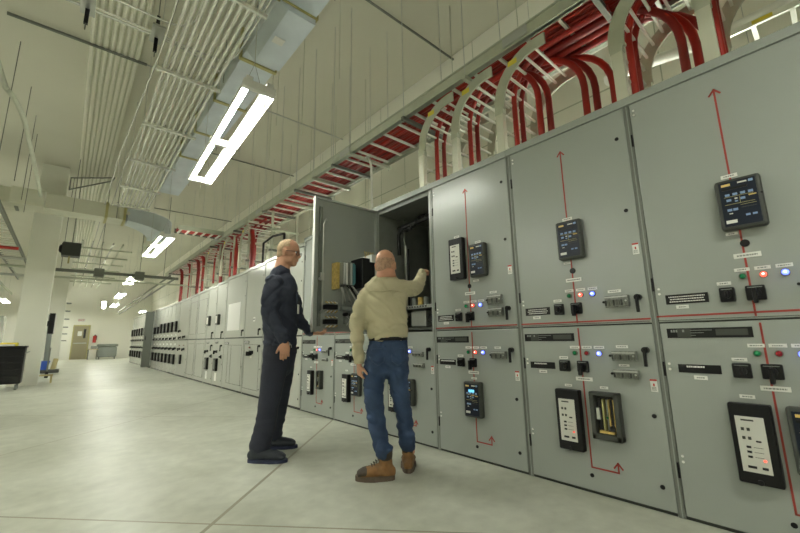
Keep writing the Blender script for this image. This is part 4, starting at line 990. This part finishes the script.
def torso_back(r,z):   # point on the back surface
    st=[(1.02,.166,.125,3.07,-.125),(1.12,.168,.128,3.06,-.13),(1.25,.178,.128,3.055,-.137),(1.36,.178,.116,3.055,-.138),(1.435,.140,.090,3.05,-.135)]
    for a,b_ in zip(st,st[1:]):
        if a[0]<=z<=b_[0]:
            t=(z-a[0])/(b_[0]-a[0]); A,Bq,f,c0=[a[i]+(b_[i]-a[i])*t for i in (1,2,3,4)]; q=max(0,1-((r-c0)/A)**2); return Lr(r,f-Bq*math.sqrt(q)-.003,z)
m.tube([torso_back(-.135-.13+.26*i/12,1.365+.004*math.sin(i)) for i in range(13)],.0035,'khaki',6)
m.build('yoke_seam',shirt)
# jeans
j=MB()
limb(j,[(Lr(-.12,3.075,1.0),.150,.112),(Lr(-.12,3.075,.96),.155,.120),(Lr(-.118,3.08,.90),.160,.128),(Lr(-.118,3.085,.84),.160,.125),(Lr(-.116,3.08,.79),.145,.10)],X,26)
ellip(j,Lr(-.203,3.03,.87),(.09,.085,.10)); ellip(j,Lr(-.052,3.03,.87),(.09,.085,.10))
limb(j,[(Lr(-.210,3.075,.86),.088,.100),(Lr(-.226,3.07,.76),.088,.097),(Lr(-.236,3.055,.65),.080,.087),(Lr(-.232,3.045,.53),.073,.080),(Lr(-.216,3.04,.42),.069,.075),(Lr(-.186,3.010,.28),.064,.072),(Lr(-.156,2.990,.19),.064,.070)],X,22)
limb(j,[(Lr(-.048,3.075,.86),.086,.098),(Lr(-.048,3.08,.76),.086,.095),(Lr(-.038,3.085,.65),.078,.085),(Lr(-.022,3.09,.53),.071,.078),(Lr(-.006,3.11,.42),.067,.073),(Lr(.010,3.14,.28),.062,.068),(Lr(.020,3.155,.195),.064,.069)],X,22)
def foldJ(p):
    z=p[2]; s=.009*nz(p,(6,6,16),11)+.005*nz(p,(14,14,30),2)
    s+=crease((p[0],p[1],z+p[0]*.6),(5,5,8),71,.10,.009)
    if z<.45: s+=.010*nz(p,(4,4,26),6)
    s+=.008*max(0,1-abs(z-.78)/.08)*nz((p[0],p[1],z-abs(p[0])*.5),(5,5,24),9); return s
je=fuse(j,'jeans','denim',pr,.009,3,foldJ)
m=MB()
for sx in (-1,1):
    c0=-.118+sx*.075; 
    def bk(r,z):   # on the seat surface
        q=max(0,1-((r-(-.19 if sx<0 else -.045))/.09)**2-((z-.87)/.11)**2); return Lr(r,3.03-.085*math.sqrt(q)-.010,z)
    pts=[(c0-.05,.925),(c0+.05,.925),(c0+.045,.83),(c0,.80),(c0-.045,.83),(c0-.05,.925)]
    m.tube([bk(*p) for p in pts],.0022,'denim_seam',5)
m.build('back_pockets',je)
bl=MB(); limb(bl,[(Lr(-.12,3.075,.985),.156,.121),(Lr(-.12,3.075,1.012),.155,.119)],X,30,2,False,'black'); tag(bl.build('belt',pr),'dark leather belt')
shoe(pr,'boot',Lr(-.085,2.985,0),math.radians(180),.272,1.25,True,'leather','sole')
shoe(pr,'boot',Lr(.020,3.10,0),math.radians(88),.275,1.22,True,'leather','sole')

# ---- man in navy work clothes, in profile, holding the foot of the open door
OL=Vector((-1.14,3.62,0))
def Ll(r,f,z): return (r-OL.x,f-OL.y,z)
pl=thing('person','person in dark navy work clothes and glasses, in profile, holding the open cabinet door','person',world_of(OL.x,OL.y),rz=-YAW)
Y=(0,1,0)
b=MB()
Wl,Rl_=head(b,Ll(-1.080,3.60,1.828),math.radians(-6),-.10,0,1.08)
limb(b,[(Ll(-1.150,3.60,1.56),.08,.08),(Ll(-1.140,3.60,1.66),.068,.074),(Ll(-1.122,3.60,1.74),.064,.074),(Ll(-1.11,3.60,1.80),.060,.070)],Y)
limb(b,[(Ll(-1.13,3.62,.95),.12,.09),(Ll(-1.14,3.62,1.15),.12,.085),(Ll(-1.14,3.62,1.38),.12,.085),(Ll(-1.15,3.62,1.52),.07,.06)],Y)
NA=[Ll(-1.160,3.44,1.52),Ll(-1.160,3.40,1.20),Ll(-1.020,3.40,.995)]; FA=[Ll(-1.10,3.80,1.50),Ll(-1.02,3.87,1.21),Ll(-.890,3.89,1.07)]
limb(b,[(NA[0],.030,.030),(NA[1],.028,.028),(NA[2],.026,.026)],Y); limb(b,[(FA[0],.030,.030),(FA[1],.028,.028),(FA[2],.026,.026)],Y)
hand(b,NA[2],(.0,.02,-1),(-.25,1,.1),(.22,.28,.34,.40),.035,1.10,1,(.85,.3))
hand(b,FA[2],(1,.05,-.12),(.1,.3,1),(.55,.6,.6,.65),.04,1.0,1,(.7,.5))
limb(b,[(Ll(-1.13,3.54,.9),.08,.08),(Ll(-1.15,3.50,.5),.055,.055),(Ll(-1.235,3.45,.13),.03,.03)],Y); limb(b,[(Ll(-1.13,3.70,.9),.07,.07),(Ll(-1.155,3.77,.5),.05,.05),(Ll(-1.235,3.84,.14),.03,.03)],Y)
fuse(b,'body','skin_head',pl,.006,3)
hair(Wl,Rl_,1,lambda p:(p.z>.10 and p.x<.03) or (p.x<-.01 and p.z>-.05) or (p.x<.03 and p.z>.045),'hair','hair_sandy',pl,1.006)
e=MB()
for sy in (-.034,.034): e.ball(Wl((.083,sy,.004)),.0115,'eye',10,8); e.ball(Wl((.092,sy,.004)),.006,'black',8,6)
e.build('eyes',pl)
g=MB()
for sy in (-1,1):
    g.tube([Wl((.104,sy*.010,.012)),Wl((.104,sy*.058,.014)),Wl((.098,sy*.064,.0)),Wl((.098,sy*.052,-.02)),Wl((.104,sy*.018,-.018)),Wl((.104,sy*.010,.012))],.0022,'black',6)
    g.tube([Wl((.100,sy*.062,.010)),Wl((.06,sy*.078,.008)),Wl((.0,sy*.084,.008)),Wl((-.02,sy*.084,-.006))],.0022,'black',6)
g.build('glasses',pl)
s_=MB()
def foldL(p):
    z=p[2]; return crease((p[0],p[1],z-p[0]*.7),(4,4,6),51,.10,.013)+crease((p[0],p[1],z+p[0]),(3,3,7),61,.08,.010)+.012*nz(p,(5,5,12),31)+.006*nz(p,(10,10,20),14)+.014*max(0,1-abs(z-1.12)/.14)*nz((p[0],p[1],z+p[0]*.6),(4,4,20),25)
limb(s_,[(Ll(-1.13,3.62,1.00),.175,.150),(Ll(-1.13,3.62,1.06),.182,.150),(Ll(-1.135,3.62,1.16),.185,.160),(Ll(-1.135,3.62,1.28),.19,.165),(Ll(-1.130,3.62,1.42),.200,.155),(Ll(-1.140,3.615,1.545),.175,.125),(Ll(-1.150,3.61,1.618),.105,.100)],Y,26)
ellip(s_,Ll(-1.155,3.455,1.52),(.085,.07,.08)); ellip(s_,Ll(-1.11,3.79,1.50),(.07,.07,.075))
limb(s_,[(Ll(-1.155,3.45,1.53),.062,.085),(Ll(-1.165,3.42,1.42),.064,.085),(Ll(-1.172,3.40,1.29),.062,.078),(Ll(-1.155,3.40,1.21),.060,.072),(Ll(-1.095,3.40,1.11),.055,.064),(Ll(-1.028,3.40,1.01),.047,.055)],Y)
limb(s_,[(Ll(-1.11,3.79,1.51),.062,.07),(Ll(-1.06,3.84,1.35),.06,.068),(Ll(-1.04,3.87,1.20),.058,.065),(Ll(-.97,3.88,1.13),.055,.055),(Ll(-.915,3.885,1.085),.048,.048)],Y)
sh=fuse(s_,'shirt','navy',pl,.010,3,foldL)
c_=MB(); limb(c_,[(Ll(-1.152,3.605,1.605),.100,.102),(Ll(-1.152,3.60,1.65),.086,.092),(Ll(-1.166,3.60,1.680),.078,.082)],Y,24,3,False,'navy'); c_.build('collar',sh)
m=MB(); m.box(Ll(-.972,3.52,1.33),Ll(-.955,3.60,1.42),'navy',.004); m.box(Ll(-.957,3.53,1.24),Ll(-.950,3.57,1.325),'label_white'); tag(m.build('chest_badge',sh),'pale badge clipped to the chest pocket')
tr=MB()
limb(tr,[(Ll(-1.13,3.62,1.02),.160,.135),(Ll(-1.13,3.62,.95),.170,.145),(Ll(-1.135,3.62,.86),.168,.145),(Ll(-1.13,3.62,.78),.14,.13)],Y,26)
limb(tr,[(Ll(-1.13,3.54,.88),.088,.128),(Ll(-1.142,3.53,.74),.086,.116),(Ll(-1.155,3.51,.60),.080,.102),(Ll(-1.170,3.50,.46),.076,.092),(Ll(-1.182,3.475,.30),.072,.086),(Ll(-1.205,3.455,.17),.070,.090),(Ll(-1.210,3.450,.115),.070,.092)],Y,22)
limb(tr,[(Ll(-1.13,3.70,.88),.088,.128),(Ll(-1.135,3.72,.74),.086,.112),(Ll(-1.145,3.76,.60),.080,.098),(Ll(-1.165,3.78,.46),.076,.088),(Ll(-1.195,3.81,.30),.070,.082),(Ll(-1.225,3.83,.17),.068,.086),(Ll(-1.232,3.84,.125),.068,.088)],Y,22)
fuse(tr,'trousers','navy_trousers',pl,.010,3,lambda p:.006*nz(p,(6,6,9),41)+.004*nz(p,(12,12,22),44)+(.008*nz(p,(4,4,26),46) if p[2]<.35 else 0))
k_=MB()
for q in range(5): k_.box(Ll(-1.015+.009*q,3.452,.955-.02*(q%3)),Ll(-1.010+.009*q,3.447,1.0-.01*q),'steel')
k_.tube([Ll(-1.01,3.46,1.04),Ll(-1.0,3.45,1.0)],.006,'steel',6); tag(k_.build('key_bunch',pl),'bunch of keys and tools at the belt')
shoe(pl,'shoe',Ll(-1.300,3.44,0),math.radians(-3),.325,1.25,True,'shoe','blue_shoe',False)
shoe(pl,'shoe',Ll(-1.325,3.84,0),math.radians(2),.32,1.25,True,'shoe','blue_shoe',False)
# ------------------------------------------------------------------ camera, world, view
yaw,pitch,roll=[math.radians(a) for a in (41.0586,10.6925,-.9517)]
F=Vector((math.sin(yaw)*math.cos(pitch),math.cos(yaw)*math.cos(pitch),math.sin(pitch))); r=Vector((math.cos(yaw),-math.sin(yaw),0)); u=r.cross(F)
RR=r*math.cos(roll)+u*math.sin(roll); UU=-r*math.sin(roll)+u*math.cos(roll)
cd=bpy.data.cameras.new('camera'); cam=bpy.data.objects.new('camera',cd); C.objects.link(cam)
cam.matrix_world=Matrix(((RR.x,UU.x,-F.x,0),(RR.y,UU.y,-F.y,0),(RR.z,UU.z,-F.z,1.0),(0,0,0,1)))
cd.sensor_width=36; cd.lens=380.415*36/800; cd.clip_end=100; cd.clip_start=.05
cd.dof.use_dof=True; cd.dof.focus_distance=3.2; cd.dof.aperture_fstop=3.2
bpy.context.scene.camera=cam
wd=bpy.data.worlds.new('world'); wd.use_nodes=True; wd.node_tree.nodes['Background'].inputs[0].default_value=(.8,.8,.7,1); wd.node_tree.nodes['Background'].inputs[1].default_value=.05
sc=bpy.context.scene; sc.world=wd
sc.view_settings.view_transform='Standard'; sc.view_settings.look='None'; sc.view_settings.gamma=1; sc.view_settings.exposure=1.38
sc.view_settings.use_curve_mapping=False
sc.cycles.max_bounces=6; sc.cycles.diffuse_bounces=4; sc.cycles.glossy_bounces=3; sc.cycles.sample_clamp_indirect=4; sc.cycles.use_denoising=True
